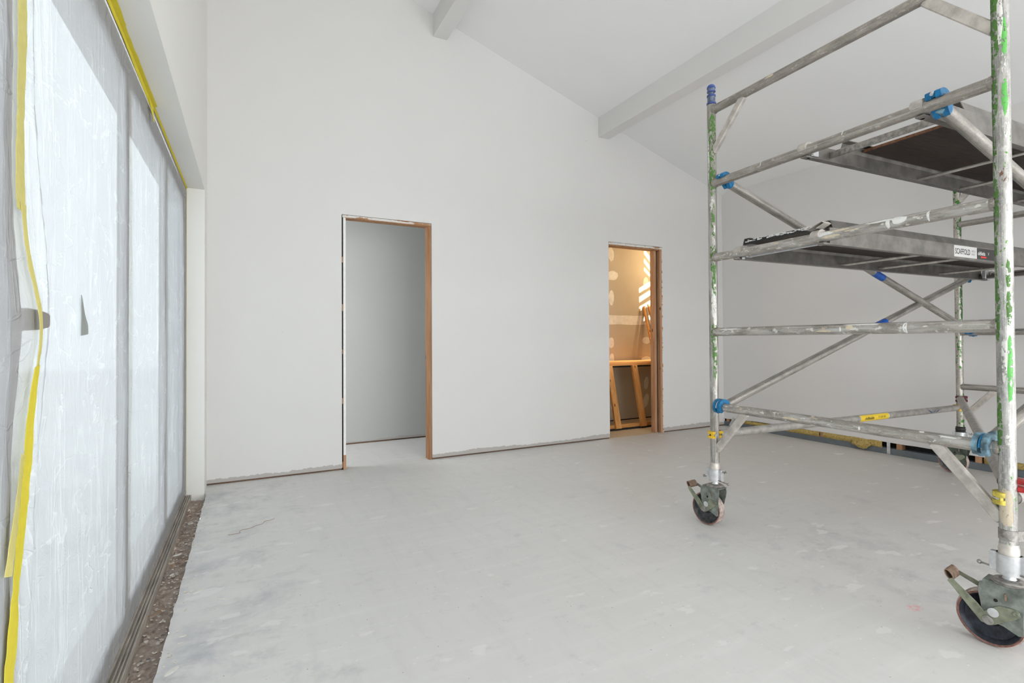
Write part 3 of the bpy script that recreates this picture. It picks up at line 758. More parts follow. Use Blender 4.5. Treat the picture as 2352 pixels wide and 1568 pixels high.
# head tapes, along the soffit line
def headtape(y0, y1, w, name, label, mat, zoff=0, seed=0, drop=0):
    n = int((y1-y0)/.03); bm = bmesh.new(); rows = []
    for i in range(n+1):
        y = y0+(y1-y0)*i/n; t = i/n
        ww = w*(1+.35*mnoise.noise(Vector((y*11, seed, 0))))
        z0 = ZH-.002; dz = drop*t
        row = [Vector((-.4105+ww*.55, y, z0+.0004)), Vector((-.4110, y, z0-.001)), Vector((-.4112, y+.004, z0-.004-ww*.6-dz))]
        rows.append(row)
    V = [[bm.verts.new(p) for p in r] for r in rows]; V2 = [[bm.verts.new(p+Vector((-.0012, 0, -.0008))) for p in r] for r in rows]
    for i in range(n):
        for k in range(2):
            bm.faces.new((V[i][k], V[i][k+1], V[i+1][k+1], V[i+1][k])); bm.faces.new((V2[i+1][k], V2[i+1][k+1], V2[i][k+1], V2[i][k]))
    bmesh.ops.recalc_face_normals(bm, faces=bm.faces)
    tag(obj(name, bm, mat), label, 'tape')
headtape(-1.0, 2.26, .034, 'tape_strip', 'wide yellow tape along the window head, nearest stretch', M_TAPE, seed=2)
headtape(2.22, 2.98, .026, 'tape_strip', 'yellow tape along the window head with a hanging torn end', M_TAPE, seed=5, drop=.02)
headtape(2.98, YJ-.002, .009, 'tape_strip', 'thin sliver of yellow tape edging the window head, farthest stretch', M_TAPE, seed=8)
tag(ribbon([(2.84, 2.262, .02, -.4085), (2.90, 2.235, .028, -.407), (2.95, 2.205, .018, -.406), (2.965, 2.195, .008, -.405)], wob=.004), 'torn yellow tape tail hanging from the window head', 'tape')
tag(ribbon([(YJ-.006, 2.27, .006, -.4095), (YJ-.006, 1.2, .0045, -.4095), (YJ-.006, .02, .005, -.4095)], mat=M_TAPEPALE, wob=.001), 'thin vertical tape line down the white window jamb', 'tape')
# grey-green wedge stuck to the long sheet
bm = bmesh.new(); A_ = []; B_ = []
for y, z in [(a*1.075, CAM_H+(b-CAM_H)*1.075) for a, b in ((1.668, 1.255), (1.674, 1.250), (1.720, 1.205), (1.750, 1.180), (1.757, 1.158), (1.750, 1.155), (1.672, 1.150), (1.672, 1.19))]:
    x = xbase(y, z)+bulge(y, z)+.003; A_.append(bm.verts.new((x+.0015, y, z))); B_.append(bm.verts.new((x, y, z)))
bm.faces.new(A_); bm.faces.new(B_[::-1])
for i in range(8): bm.faces.new((A_[i], B_[i], B_[(i+1) % 8], A_[(i+1) % 8]))
bmesh.ops.recalc_face_normals(bm, faces=bm.faces)
tag(obj('wedge_patch', bm, simple('grey_green_patch', (.36, .39, .37), .7, 0, .06, 20, .05)), 'small grey-green wedge-shaped patch on the long dust sheet', 'patch')
# ================================================================== debris and small marks
bm = bmesh.new(); random.seed(11)
def flake(bm, x, y, z, a, b, rot, tilt=.15):
    n = 7; M = Matrix.Translation((x, y, z)) @ Matrix.Rotation(rot, 4, 'Z') @ Matrix.Rotation(random.uniform(-tilt, tilt), 4, 'X')
    top = []; bot = []
    for i in range(n):
        an = 2*PI*i/n; q = random.uniform(.75, 1.15)
        p = Vector((a*q*math.cos(an), b*q*math.sin(an), .0012+.0015*math.cos(an*2))); top.append(bm.verts.new(M @ p)); bot.append(bm.verts.new(M @ (p-Vector((0, 0, .0012)))))
    bm.faces.new(top); bm.faces.new(bot[::-1])
    for i in range(n): bm.faces.new((top[i], bot[i], bot[(i+1) % n], top[(i+1) % n]))
for i in range(300):
    y = .9+(YJ-1.0)*random.random(); x = random.uniform(-.375, -.292)
    if random.random() < .3: x = XE+random.uniform(-.008, .05)
    z = -.043+.012*mnoise.noise(Vector((x*40, y*40, 0)))+.007*mnoise.noise(Vector((x*110, y*110, 3)))+.010*mnoise.noise(Vector((x*12, y*6, 1)))+.003 if x < XE-.004 else .0008
    s = random.uniform(.0015, .0055)*(1.6 if random.random() < .08 else 1); flake(bm, x, y, z, s*1.7, s, random.uniform(0, PI))
tag(obj('plaster_debris', bm, simple('pale_plaster_crumb', (.66, .61, .54), .8, 0, .25, 50, .2), kind='stuff'), 'pale plaster crumbs scattered in the rough recess along the sill', 'debris')
bm = bmesh.new()
for i in range(150):
    side = i % 2
    if side: x = random.uniform(XL, XR-.1); y = YB-abs(random.gauss(0, .035))-.003
    else: x = XR-abs(random.gauss(0, .05))-.003; y = random.uniform(1.3, YB)
    s = random.uniform(.0012, .004); flake(bm, x, y, .0008, s*1.6, s, random.uniform(0, PI))
tag(obj('plaster_crumbs', bm, M_COMPOUND, kind='stuff'), 'white plaster crumbs swept along the foot of the walls', 'debris')
# larger flakes
fl = [(-.235, 2.11, .030, .010, .9), (-.225, 2.34, .014, .006, .2), (-.11, 2.60, .020, .006, -.6), (-.20, 2.73, .030, .010, .8), (-.245, 2.86, .008, .006, 0), (-.345, 3.32, .022, .010, .5), (-.34, 3.05, .014, .008, 1.2), (-.33, 3.85, .016, .007, .4), (-.30, 4.05, .016, .007, .2)]
for i, (x, y, a, b, r_) in enumerate(fl):
    bm = bmesh.new(); z = .0006 if x > XE else -.028
    n = 14; top = []; bot = []
    for k in range(n):
        an = 2*PI*k/n; q = 1+.25*mnoise.noise(Vector((math.cos(an)*2, math.sin(an)*2, i*4.3)))
        px, py = a*q*math.cos(an), b*q*math.sin(an)
        top.append(bm.verts.new((px*math.cos(r_)-py*math.sin(r_), px*math.sin(r_)+py*math.cos(r_), .0016+.0012*abs(math.cos(an)))))
        bot.append(bm.verts.new((top[-1].co.x, top[-1].co.y, 0)))
    bm.faces.new(top); bm.faces.new(bot[::-1])
    for k in range(n): bm.faces.new((top[k], bot[k], bot[(k+1) % n], top[(k+1) % n]))
    o = obj('plaster_flake', bm, M_COMPOUND); o.location = (x, y, z)
    uniq = {0: 'largest white plaster flake on the slab, leaf-shaped, nearest the camera', 2: 'thin white plaster flake on the slab farthest from the recess edge', 3: 'long white plaster flake on the slab beside two tiny ones', 5: 'widest white plaster flake down in the recess, midway along', 8: 'white plaster flake in the recess closest to the white jamb'}
    where = 'lying on the slab beside the recess edge' if x > XE else 'lying down in the rough recess by the sill track'
    tag(o, uniq.get(i, 'small white plaster flake '+where), 'flake', 'white plaster flakes on the slab' if x > XE else 'white plaster flakes in the recess')
def strand(pts, r, label, mat):
    bm = curve_tube(pts, r, 6); tag(obj('fibre_strand', bm, mat), label, 'strand')
M_FIB = simple('brown_fibre', (.34, .20, .10), .8, 0, .2, 40, 0)
def wig(p0, p1, n, amp, z, seed):
    out = []
    for i in range(n+1):
        t = i/n; x = p0[0]+(p1[0]-p0[0])*t; y = p0[1]+(p1[1]-p0[1])*t
        out.append((x+amp*mnoise.noise(Vector((t*5, seed, 0))), y+amp*mnoise.noise(Vector((t*5, seed, 7))), z+.003*abs(mnoise.noise(Vector((t*7, seed, 3))))))
    return out
strand(wig((-.10, 3.42), (.14, 3.62), 24, .05, .0012, 3.3), .0011, 'thin brown fibre curling on the pale slab', M_FIB)
strand(wig((-.37, 3.95), (-.30, 4.28), 20, .05, -.026, 1.1), .0016, 'brown root-like fibre in the recess near the far jamb', M_FIB)
strand(wig((-.37, 3.15), (-.29, 3.25), 16, .05, -.026, 5.1), .0014, 'brown fibre lying across the middle of the recess', M_FIB)
strand(wig((-.38, 2.62), (-.33, 2.70), 14, .04, -.026, 8.4), .0013, 'short brown fibre in the nearer part of the recess', M_FIB)
# ================================================================== THE SCAFFOLD TOWER (local x = along, y = -across, z = up)
ANG = math.radians(-2.5251); SO = (2.5101, 2.1884, 0)
WD, LN, RZ, DZ = 1.3648, 2.7611, .7257, .45
R = .0254
tower = thing('scaffold_tower', 'mobile aluminium scaffold tower on castors with green-flecked posts', 'scaffold', SO, ANG)
def q(s, w, z): return Vector((s, -w, z))
REF = (-1, 1, 0)
posts = {}
for nm, s, w, mat, ztop in (('A', 0, 0, M_POST_G, 2.560), ('B', 0, WD, M_POST_B, 2.560), ('C', LN, 0, M_POST_D, 2.560), ('D', LN, WD, M_POST_D, 2.560)):
    bm = tube_bm(q(s, w, .340), q(s, w, ztop), R, 32, (0, 0, 1) and (1, 0, 0), hollow=False)
    posts[nm] = obj('post', bm, mat, tower, 'auto')
    # stub sleeve ring above the clamp
    obj('sleeve', lathe(q(s, w, .342), (0, 0, 1), [(0, R+.004), (.028, R+.0045), (.034, R+.002), (.045, R+.0015)], 28), M_GUSSET if nm in 'AB' else M_STEEL, posts[nm])
    # spigot with blue caps
    zt = ztop+.002
    obj('spigot', lathe(q(s, w, zt), (0, 0, 1), [(0, .024), (.012, .0235), (.055, .0225), (.060, .0150), (.074, .0150), (.076, .0225), (.105, .0225)], 24), M_CAPGREY, posts[nm])
    for z0, h, rr in ((0, .012, .0275), (.048, .012, .0255), (.076, .008, .0250), (.098, .010, .0250)):
        obj('spigot_ring', lathe(q(s, w, zt+z0), (0, 0, 1), [(0, rr-.002), (.001, rr), (h-.002, rr), (h, rr-.003)], 24), M_CAPBLUE, posts[nm])
    obj('spigot_cap', lathe(q(s, w, zt+.105), (0, 0, 1), [(0, .0235), (.008, .0225), (.015, .017), (.019, .008), (.020, .001)], 24), M_CAPBLUE, posts[nm])
# marks on the posts
def patch_on_tube(s, w, z, ang, dw, dz, mat, parent, rr=R+.0008, seed=0, name='paint_mark'):
    """a thin paint skin wrapped on a vertical tube; ang = azimuth of its centre (local), dw/dz size"""
    bm = bmesh.new(); n = 18; c = []
    da = dw/rr/2
    def P(a, b, r_): return q(s, w, 0)+Vector((math.cos(ang+a)*r_, math.sin(ang+a)*r_, z+b))
    ring = []; 
    for i in range(n):
        t = 2*PI*i/n; k_ = 1+.35*mnoise.noise(Vector((math.cos(t)*1.7, math.sin(t)*1.7, seed*3.7)))
        ring.append(bm.verts.new(P(da*k_*math.cos(t), dz/2*k_*math.sin(t), rr-.0005)))
    mid = []
    for i in range(n):
        t = 2*PI*i/n; k_ = .6+.2*mnoise.noise(Vector((math.cos(t)*1.7, math.sin(t)*1.7, seed*3.7)))
        mid.append(bm.verts.new(P(da*k_*math.cos(t), dz/2*k_*math.sin(t), rr+.0004)))
    cc = bm.verts.new(P(0, 0, rr+.0006))
    for i in range(n):
        bm.faces.new((ring[i], ring[(i+1) % n], mid[(i+1) % n], mid[i])).smooth = True; bm.faces.new((mid[i], mid[(i+1) % n], cc)).smooth = True
    return obj(name, bm, mat, parent)
def flaked(name, col, thr=.5, sc=70):
    k = NT(name); f = k.noise(k.coords('Object', (sc, sc, sc*.7)), 1.0, 6, .7)
    g = k.noise(k.coords('Object', (200, 200, 120)), 1.0, 3)
    b = k.n('ShaderNodeBsdfPrincipled'); k.set(b.inputs['Base Color'], k.mix(g, tuple(c*.75 for c in col), col)); b.inputs['Roughness'].default_value = .5
    t = k.n('ShaderNodeBsdfTransparent'); mx = k.n('ShaderNodeMixShader', i_0=k.step(f, thr-.01, thr+.01))
    k.set(mx.inputs[1], t.outputs[0]); k.set(mx.inputs[2], b.outputs[0]); k.t.links.new(mx.outputs[0], k.out.inputs[0]); return k.m
M_GREENP = flaked('green_paint', (.085, .225, .035), .49)
M_GREENB = flaked('bright_green_paint', (.13, .50, .10), .44)
M_WHITEFL = flaked('flaked_white_paint', (.80, .78, .74), .46)
M_CREAMF = flaked('flaked_cream', (.70, .60, .45), .42, 40); M_RUSTF = flaked('rust_flecks', (.22, .10, .06), .5)
CA = math.radians(200)     # azimuth from the near post towards the camera (local)
random.seed(5)
for z, a, dw, dz_, m_ in ((2.22, .42, .020, .15, M_GREENB), (2.00, .40, .018, .14, M_GREENB), (1.88, .45, .012, .06, M_WHITEFL), (1.02, .48, .020, .24, M_GREENB), (.97, .50, .012, .05, M_WHITEFL), (1.24, .5, .018, .13, M_GREENP), (1.36, .45, .016, .10, M_GREENP),
                          (1.62, -1.0, .030, .22, M_GREENP), (2.02, -.95, .030, .30, M_GREENP), (2.30, -.80, .045, .30, M_GREENP), (1.25, -.95, .022, .28, M_GREENP), (.82, -.95, .026, .20, M_GREENP), (1.80, -1.0, .02, .18, M_GREENP), (1.45, -1.0, .016, .16, M_GREENP),
                          (.76, .25, .022, .045, M_WHITEFL), (1.06, -.05, .022, .16, M_WHITEFL), (2.13, .3, .014, .08, M_WHITEFL), (2.28, 0, .02, .2, M_WHITEFL), (.52, -.25, .045, .13, M_CREAMF), (1.72, 0.1, .020, .05, M_RUSTF)):
    patch_on_tube(0, WD, z, CA+a, dw, dz_, m_, posts['B'], seed=z*7)
CA2 = math.radians(225)
for z, a, dw, dz_, m_ in ((2.34, .15, .046, .34, M_GREENP), (2.10, .15, .040, .26, M_GREENP), (1.86, .1, .022, .22, M_GREENP), (1.62, .05, .040, .20, M_GREENP), (1.46, .2, .026, .18, M_GREENP), (1.16, .1, .044, .12, M_GREENP), (1.03, .2, .028, .26, M_GREENP), (1.95, -.2, .02, .08, M_WHITEFL), (1.80, .3, .016, .06, M_WHITEFL), (2.22, -.9, .012, .3, M_WHITEFL), (1.35, .1, .03, .2, M_WHITEFL)):
    patch_on_tube(0, 0, z, CA2+a, dw, dz_, m_, posts['A'], seed=z*5)
M_DGREEN = flaked('dark_green_paint', (.03, .13, .015), .46)
for z in (1.82, 1.50, 1.36, 2.05): patch_on_tube(LN, 0, z, CA2+.5, .030, .16, M_DGREEN, posts['C'], seed=z*5)
# steel band and its tail on the near post; rubber wrap on the far one
obj('band', lathe(q(0, WD, .400), (0, 0, 1), [(0, R+.0015), (.001, R+.003), (.037, R+.003), (.038, R+.0015)], 32), M_STEEL, posts['B'])
obj('band_tail', beam(q(.0, WD+R+.002, .418), q(.05, WD+R+.012, .418), .002, .036, bev=0), M_STEEL, posts['B'])
obj('rubber_wrap', lathe(q(LN, 0, .345), (0, 0, 1), [(0, R+.004), (.008, R+.009), (.016, R+.005), (.024, R+.010), (.034, R+.006), (.042, R+.008), (.05, R+.001)], 24), M_BLACKTAPE, posts['C'])
# rungs
random.seed(9)
for s in (0, LN):
    for k in range(5):
        mat = (M_TUBEDIRTY if k in (0, 1, 2) else M_TUBE) if s == 0 else M_BRACE
        z = RZ+DZ*k
        o = obj('rung', tube_bm(q(s, R*.6, z), q(s, WD-R*.6, z), .0245, 28, (0, 0, 1)), mat, tower, 'auto')
        for w_, d_ in ((R*.75, 1), (WD-R*.75, -1)):
            obj('weld_collar', lathe(q(s, w_, z), q(0, d_, 0), [(0, .0285), (.008, .0275), (.015, .0248)], 24), M_TUBE if s == 0 else M_BRACE, o)
# paint runs on the front rungs (k=2 and k=1)
def mark_on_rung(k, w, ang, dw, da, mat, seed, parent):
    bm = bmesh.new(); n = 18; z = RZ+DZ*k; rr = .0252
    def P(a, b, r_): return Vector((math.cos(ang+a)*r_, -(w+b), z+math.sin(ang+a)*r_))
    o_, m_ = [], []
    for i in range(n):
        t = 2*PI*i/n; kk = 1+.4*mnoise.noise(Vector((math.cos(t)*1.9, math.sin(t)*1.9, seed)))
        o_.append(bm.verts.new(P(da/2*kk*math.sin(t), dw/2*kk*math.cos(t), rr-.0004))); m_.append(bm.verts.new(P(da/2*kk*.6*math.sin(t), dw/2*kk*.6*math.cos(t), rr+.0004)))
    c = bm.verts.new(P(0, 0, rr+.0006))
    for i in range(n):
        bm.faces.new((o_[i], o_[(i+1) % n], m_[(i+1) % n], m_[i])).smooth = True; bm.faces.new((m_[i], m_[(i+1) % n], c)).smooth = True
    bmesh.ops.recalc_face_normals(bm, faces=bm.faces)
    obj('paint_run', bm, mat, parent)
rg = [o for o in tower.children if o.name.startswith('rung')]
FACE = math.radians(180)
for k, w, a, dw, da, m_ in ((2, 1.03, -.35, .060, 1.6, M_WHITEPAINT), (2, .96, -.75, .12, .5, M_WHITEPAINT), (2, .99, -.05, .016, 1.9, M_WHITEPAINT), (2, 1.14, -.05, .010, 2.2, M_WHITEPAINT), (2, .70, -.45, .10, 1.0, M_WHITEPAINT), (2, .78, -.6, .10, .5, M_CREAM), (2, .74, .35, .09, .45, M_CREAM), (2, .84, -.1, .07, .25, M_CREAM), (2, .45, -.4, .03, .4, M_CREAM),
                            (1, 1.05, 0, .016, 2.4, M_WHITEPAINT), (1, .88, -.9, .16, .4, M_WHITEPAINT), (1, .78, .05, .010, .9, M_WHITEPAINT), (1, .70, .35, .08, .4, M_CREAM), (1, .14, -.6, .14, .35, M_WHITEPAINT), (1, .82, -.3, .035, .8, M_CREAM),
                            (0, 1.19, -.75, .06, .35, M_WHITEPAINT), (0, .86, .0, .010, .7, M_WHITEPAINT), (0, .52, .1, .09, .5, M_CREAM), (0, 1.10, -1.1, .02, .4, M_WHITEPAINT), (3, .36, -.5, .006, 1.4, M_WHITEPAINT), (3, .80, -.7, .006, 1.2, M_WHITEPAINT), (4, .42, -.3, .05, .5, M_CREAM)):
    mark_on_rung(k, w, FACE+a, dw, da, m_, w*13+k, rg[k])
# gussets
def gusset(s, w0, z0, w1, z1):
    return obj('gusset', beam(q(s, w0, z0), q(s, w1, z1), .026, .042, (0, 1, 0) if abs(w1-w0) < abs(z1-z0) else (0, 0, 1), bev=.004), M_GUSSET, tower)
for s in (0, LN):
    zt = RZ+4*DZ
    gusset(s, .235, zt-.014, .014, zt-.258); gusset(s, WD-.235, zt-.014, WD-.014, zt-.258)
    gusset(s, .228, RZ-.014, .014, RZ-.262); gusset(s, WD-.228, RZ-.014, WD-.014, RZ-.262)
# C-shaped claw coupler
def coupler(parent, p, axis, tdir, mat, half=.020, gap=.0055, a0=-35, a1=232, ri=.0262, ro=.045, latch=M_ALU, name='coupler', rot=0, sleeve=.075, sr=.0275):
    """claw round a tube at p (tube along axis); brace tube leaves along tdir"""
    ax = Vector(axis).normalized(); t = Vector(tdir); t = (t-ax*t.dot(ax)).normalized(); up = ax.cross(t)
    if up.z < 0 and abs(up.z) > .2: up = -up
    p = Vector(p); bm = bmesh.new(); n = 22
    for sgn in (-1, 1):
        b0 = sgn*gap; b1 = sgn*(gap+half); secs = []
        for i in range(n+1):
            a = math.radians(a0+(a1-a0)*i/n)+rot; f = i/n
            rr = ro*(1.22-.30*f) if f < .5 else ro*(1.07-.12*(f-.5)*2)
            if f > .93: rr = ri+(rr-ri)*(1-f)/.07*.8+.003
            d = t*math.cos(a)+up*math.sin(a)
            secs.append([bm.verts.new(p+d*ri+ax*b0), bm.verts.new(p+d*rr+ax*b0), bm.verts.new(p+d*rr*.985+ax*b1*.94), bm.verts.new(p+d*ri+ax*b1)])
        for A_, B_ in zip(secs, secs[1:]):
            for i in range(4): bm.faces.new((A_[i], A_[(i+1) % 4], B_[(i+1) % 4], B_[i]))
        bm.faces.new(secs[0]); bm.faces.new(secs[-1][::-1])
    # bridge joining both plates at the root and at the tip
    for a_, w_ in ((0, .014), (a1-28, .008)):
        a = math.radians(a_)+rot; d = t*math.cos(a)+up*math.sin(a); e = -t*math.sin(a)+up*math.cos(a)
        vs = []
        for c_ in (-gap-.002, gap+.002):
            for r_ in (ri+.001, ro*.97):
                for e_ in (-w_, w_): vs.append(bm.verts.new(p+d*r_+e*e_+ax*c_))
        for f in ((0,1,3,2), (4,6,7,5), (0,4,5,1), (2,3,7,6), (0,2,6,4), (1,5,7,3)): bm.faces.new([vs[i] for i in f])
    bmesh.ops.recalc_face_normals(bm, faces=bm.faces)
    o = obj(name, bm, mat, parent, 'auto')
    if latch is not None:
        bm = bmesh.new(); pts = []
        for i in range(9):
            a = math.radians(60+105*i/8)+rot; pts.append(p+(t*math.cos(a)+up*math.sin(a))*(ro*.93))
        L_ = curve_tube(pts, gap*.75, 8); obj('latch', L_, latch, o)
    return o
def brace(p0, p1, m0, m1, ax0, ax1, mat=M_BRACE, k0={}, k1={}, tr=.0245, name='brace', latch=M_ALU, trim=.040, sl=.05, s_mat=None, slots=True):
    p0 = Vector(p0); p1 = Vector(p1); d = (p1-p0).normalized()
    o = obj(name, tube_bm(p0+d*trim, p1-d*trim, tr, 28, (0, 0, 1)), mat, tower, 'auto')
    coupler(o, p0, ax0, d, m0, **{'latch': latch, **k0}); coupler(o, p1, ax1, -d, m1, **{'latch': latch, **k1})
    for pp, dd, mm in ((p0, d, s_mat or m0), (p1, -d, m1)):
        obj('end_sleeve', lathe(pp+dd*(trim-.006), dd, [(0, tr-.004), (.004, tr+.0020), (sl-.006, tr+.0020), (sl, tr+.0006)], 24), mm if slots else mat, o)
    return o
WX = (0, 1, 0)
# diagonal braces on the far side (A-C) and the near side (B-D)
brace(q(0, .085, RZ+3*DZ), q(LN, .085, RZ+1*DZ), M_BLUE, M_BLUE, WX, WX, sl=.03, k0=dict(a1=175))
b1 = brace(q(0, .052, RZ), q(LN, .075, RZ+2*DZ), M_BLUE, M_BLUE, WX, WX, sl=.012)
brace(q(0, 1.165, RZ+3*DZ), q(LN, 1.20, RZ+1*DZ), M_BLUE, M_BLUE, WX, WX, k0=dict(half=.021, ro=.052, gap=.008, a1=165), s_mat=M_BLUEWORN, sl=.045, trim=.03)
b3 = brace(q(0, 1.300, RZ), q(LN, 1.28, RZ+2*DZ), M_BLUEWORN, M_BLUE, WX, WX, latch=M_BLUE)
# blue marking bands at the middle of the two far-side braces
for pa, pb, f0, f1 in ((q(0, .085, RZ+3*DZ), q(LN, .085, RZ+DZ), .525, .565), (q(0, .052, RZ), q(LN, .075, RZ+2*DZ), .535, .585)):
    d = (pb-pa).normalized(); Lb = (pb-pa).length
    o = obj('blue_band', lathe(pa+d*Lb*f0, d, [(0, .0246), (.0005, .0252), (Lb*(f1-f0), .0252), (Lb*(f1-f0)+.0005, .0246)], 28), simple('blue_band_paint', (.01, .08, .36), .45, 0, .2, 40, .05) if f0 == .525 else bpy.data.materials['blue_band_paint'], b1)
ZUP = (0, 0, 1)
# ledgers along both long sides and the plan diagonal
l1 = brace(q(0, 0, .555), q(LN, 0, .552), M_YEL, M_YEL, ZUP, ZUP, k0=dict(half=.016, ro=.040), mat=M_LEDGER, name='ledger', sl=.006, slots=False)
l2 = brace(q(0, WD, .548), q(LN, WD, .545), M_YELWORN, M_YEL, ZUP, ZUP, k0=dict(a0=-5, a1=188, half=.017, ro=.041), mat=M_LEDGER, name='ledger', sl=.006, slots=False)
brace(q(LN, 0, .625), q(0, WD, .600), M_DRED, M_RED, ZUP, ZUP, k1=dict(a0=-115, a1=15, half=.017, ro=.043, latch=None), mat=M_LEDGER, name='plan_brace', slots=False, sl=.006)
# yellow sticker and blue scribble on the far ledger, facing the camera side
def wrap_patch(p, d, face, a0, a1, l0, l1, rr, mat, parent, name):
    d = Vector(d).normalized(); f = Vector(face); f = (f-d*f.dot(d)).normalized(); u_ = d.cross(f)
    bm = bmesh.new(); n = 14; A_ = []
    for i in range(n+1):
        a = a0+(a1-a0)*i/n; r_ = f*math.cos(a)+u_*math.sin(a)
        A_.append((bm.verts.new(Vector(p)+d*l0+r_*rr), bm.verts.new(Vector(p)+d*l1+r_*rr)))
    for a, b in zip(A_, A_[1:]): bm.faces.new((a[0], a[1], b[1], b[0])).smooth = True
    bmesh.ops.recalc_face_normals(bm, faces=bm.faces)
    return obj(name, bm, mat, parent)
M_STY = simple('yellow_label_print', (.80, .56, .03), .4, 0, .03, 10, 0)
M_INK = simple('black_print', (.015, .013, .012), .5, 0, .1, 10, 0)
M_INKRED = simple('red_print', (.70, .03, .02), .5, 0, .05, 10, 0)
M_INKGREY = simple('grey_print', (.25, .24, .23), .5, 0, .05, 10, 0)
M_STW = simple('white_label_print', (.56, .555, .54), .45, 0, .03, 10, 0)
M_STK = simple('black_label_print', (.020, .018, .018), .45, 0, .1, 10, 0)
M_INKWHITE = simple('white_print', (.75, .74, .72), .5, 0, .02, 10, 0)
M_INKBLUE = simple('blue_marker', (.02, .07, .16), .5, 0, .2, 20, 0)
fc = (-.75, -.66, .0)
LZ = .5535
wrap_patch(q(0, 0, LZ), (1, 0, 0), (0, -1, .0), -1.15, 1.15, 1.385, 1.735, .0249, M_STW, l1, 'sticker_border')
wrap_patch(q(0, 0, LZ), (1, 0, 0), (0, -1, .0), -1.10, 1.10, 1.390, 1.725, .0252, M_STY, l1, 'sticker')
def text(body, p, xdir, up, h, mat, parent, name='lettering', sx=1.0, bend=None, align='LEFT', off=.0, voff=0.0):
    cu = bpy.data.curves.new(name, 'FONT'); cu.body = body; cu.size = 1; cu.align_x = align; cu.resolution_u = 3; cu.offset = off
    tmp = bpy.data.objects.new('tmp', cu); COL.objects.link(tmp)
    dg = bpy.context.evaluated_depsgraph_get(); me = bpy.data.meshes.new_from_object(tmp.evaluated_get(dg))
    bpy.data.objects.remove(tmp)
    xd = Vector(xdir).normalized(); u_ = Vector(up); u_ = (u_-xd*u_.dot(xd)).normalized(); n_ = xd.cross(u_)
    if bend:
        b_ = bmesh.new(); b_.from_mesh(me); bmesh.ops.triangulate(b_, faces=b_.faces)
        for _ in range(3): bmesh.ops.subdivide_edges(b_, edges=[e for e in b_.edges if abs(e.verts[0].co.y-e.verts[1].co.y) > .14], cuts=1); bmesh.ops.triangulate(b_, faces=b_.faces)
        b_.to_mesh(me); b_.free()
    for v in me.vertices:
        x, y = v.co.x*h*sx, v.co.y*h+voff
        if bend: a = y/bend; v.co = Vector(p)+xd*x+u_*math.sin(a)*bend+n_*(math.cos(a)-1)*bend
        else: v.co = Vector(p)+xd*x+u_*y
    me.materials.clear(); me.materials.append(mat)
    o = bpy.data.objects.new(name, me); link(o, parent); return o
text('oldfields', (1.435, -.0258, LZ), (1, 0, 0), (0, 0, 1), .029, M_INK, l1, sx=1.12, bend=.0258, off=.02, voff=-.010)
text('13 62 60', (1.590, -.0258, LZ), (1, 0, 0), (0, 0, 1), .020, M_INK, l1, sx=1.30, bend=.0258, off=.005, voff=-.004)
wrap_patch(q(0, 0, LZ), (1, 0, 0), (0, -1, 0), 1.02, 1.10, 1.54, 1.70, .0256, M_INKRED, l1, 'red_rule')
for i, (s0, z0, s1, z1, w_) in enumerate(((2.245, .010, 2.30, -.014, .011), (2.315, -.012, 2.34, .004, .007), (2.355, -.014, 2.395, .006, .009), (2.395, .006, 2.41, .000, .004))):
    bm = bmesh.new(); pv = None
    for t_ in range(9):
        f_ = t_/8; sc_ = s0+(s1-s0)*f_; z_ = z0+(z1-z0)*f_; y_ = -math.sqrt(max(1e-6, .0253**2-z_**2)); ww = w_*(.6+.5*math.sin(PI*f_))
        cur = (bm.verts.new((sc_-ww, y_, LZ+z_)), bm.verts.new((sc_+ww, y_, LZ+z_)))
        if pv: bm.faces.new((pv[0], pv[1], cur[1], cur[0]))
        pv = cur
    obj('marker_stroke', bm, M_INKBLUE, l1)
# ------------------------------------------------------------------ castors
TAZ = math.radians(-6.0)                                   # world azimuth of the trail direction
tw = Vector((math.sin(TAZ), math.cos(TAZ), 0)); nw = Vector((math.sin(TAZ-PI/2), math.cos(TAZ-PI/2), 0))
Rm = Matrix.Rotation(-ANG, 3, 'Z'); TL = Rm @ tw; NL = Rm @ nw; Z3 = Vector((0, 0, 1))
def plate(poly, base, n0, th, bev=.0012, holes=()):
    """poly in (t,z); extruded from n0 to n0+th along NL"""
    bm = bmesh.new()
    def P(t, z, n_): return base+TL*t+NL*n_+Z3*z
    A_ = [bm.verts.new(P(t, z, n0)) for t, z in poly]; B_ = [bm.verts.new(P(t, z, n0+th)) for t, z in poly]
    bm.faces.new(A_); bm.faces.new(B_[::-1]); n = len(poly)
    for i in range(n): bm.faces.new((A_[i], B_[i], B_[(i+1) % n], A_[(i+1) % n]))
    bmesh.ops.recalc_face_normals(bm, faces=bm.faces)
    if bev: bevel(bm, bev)
    return bm
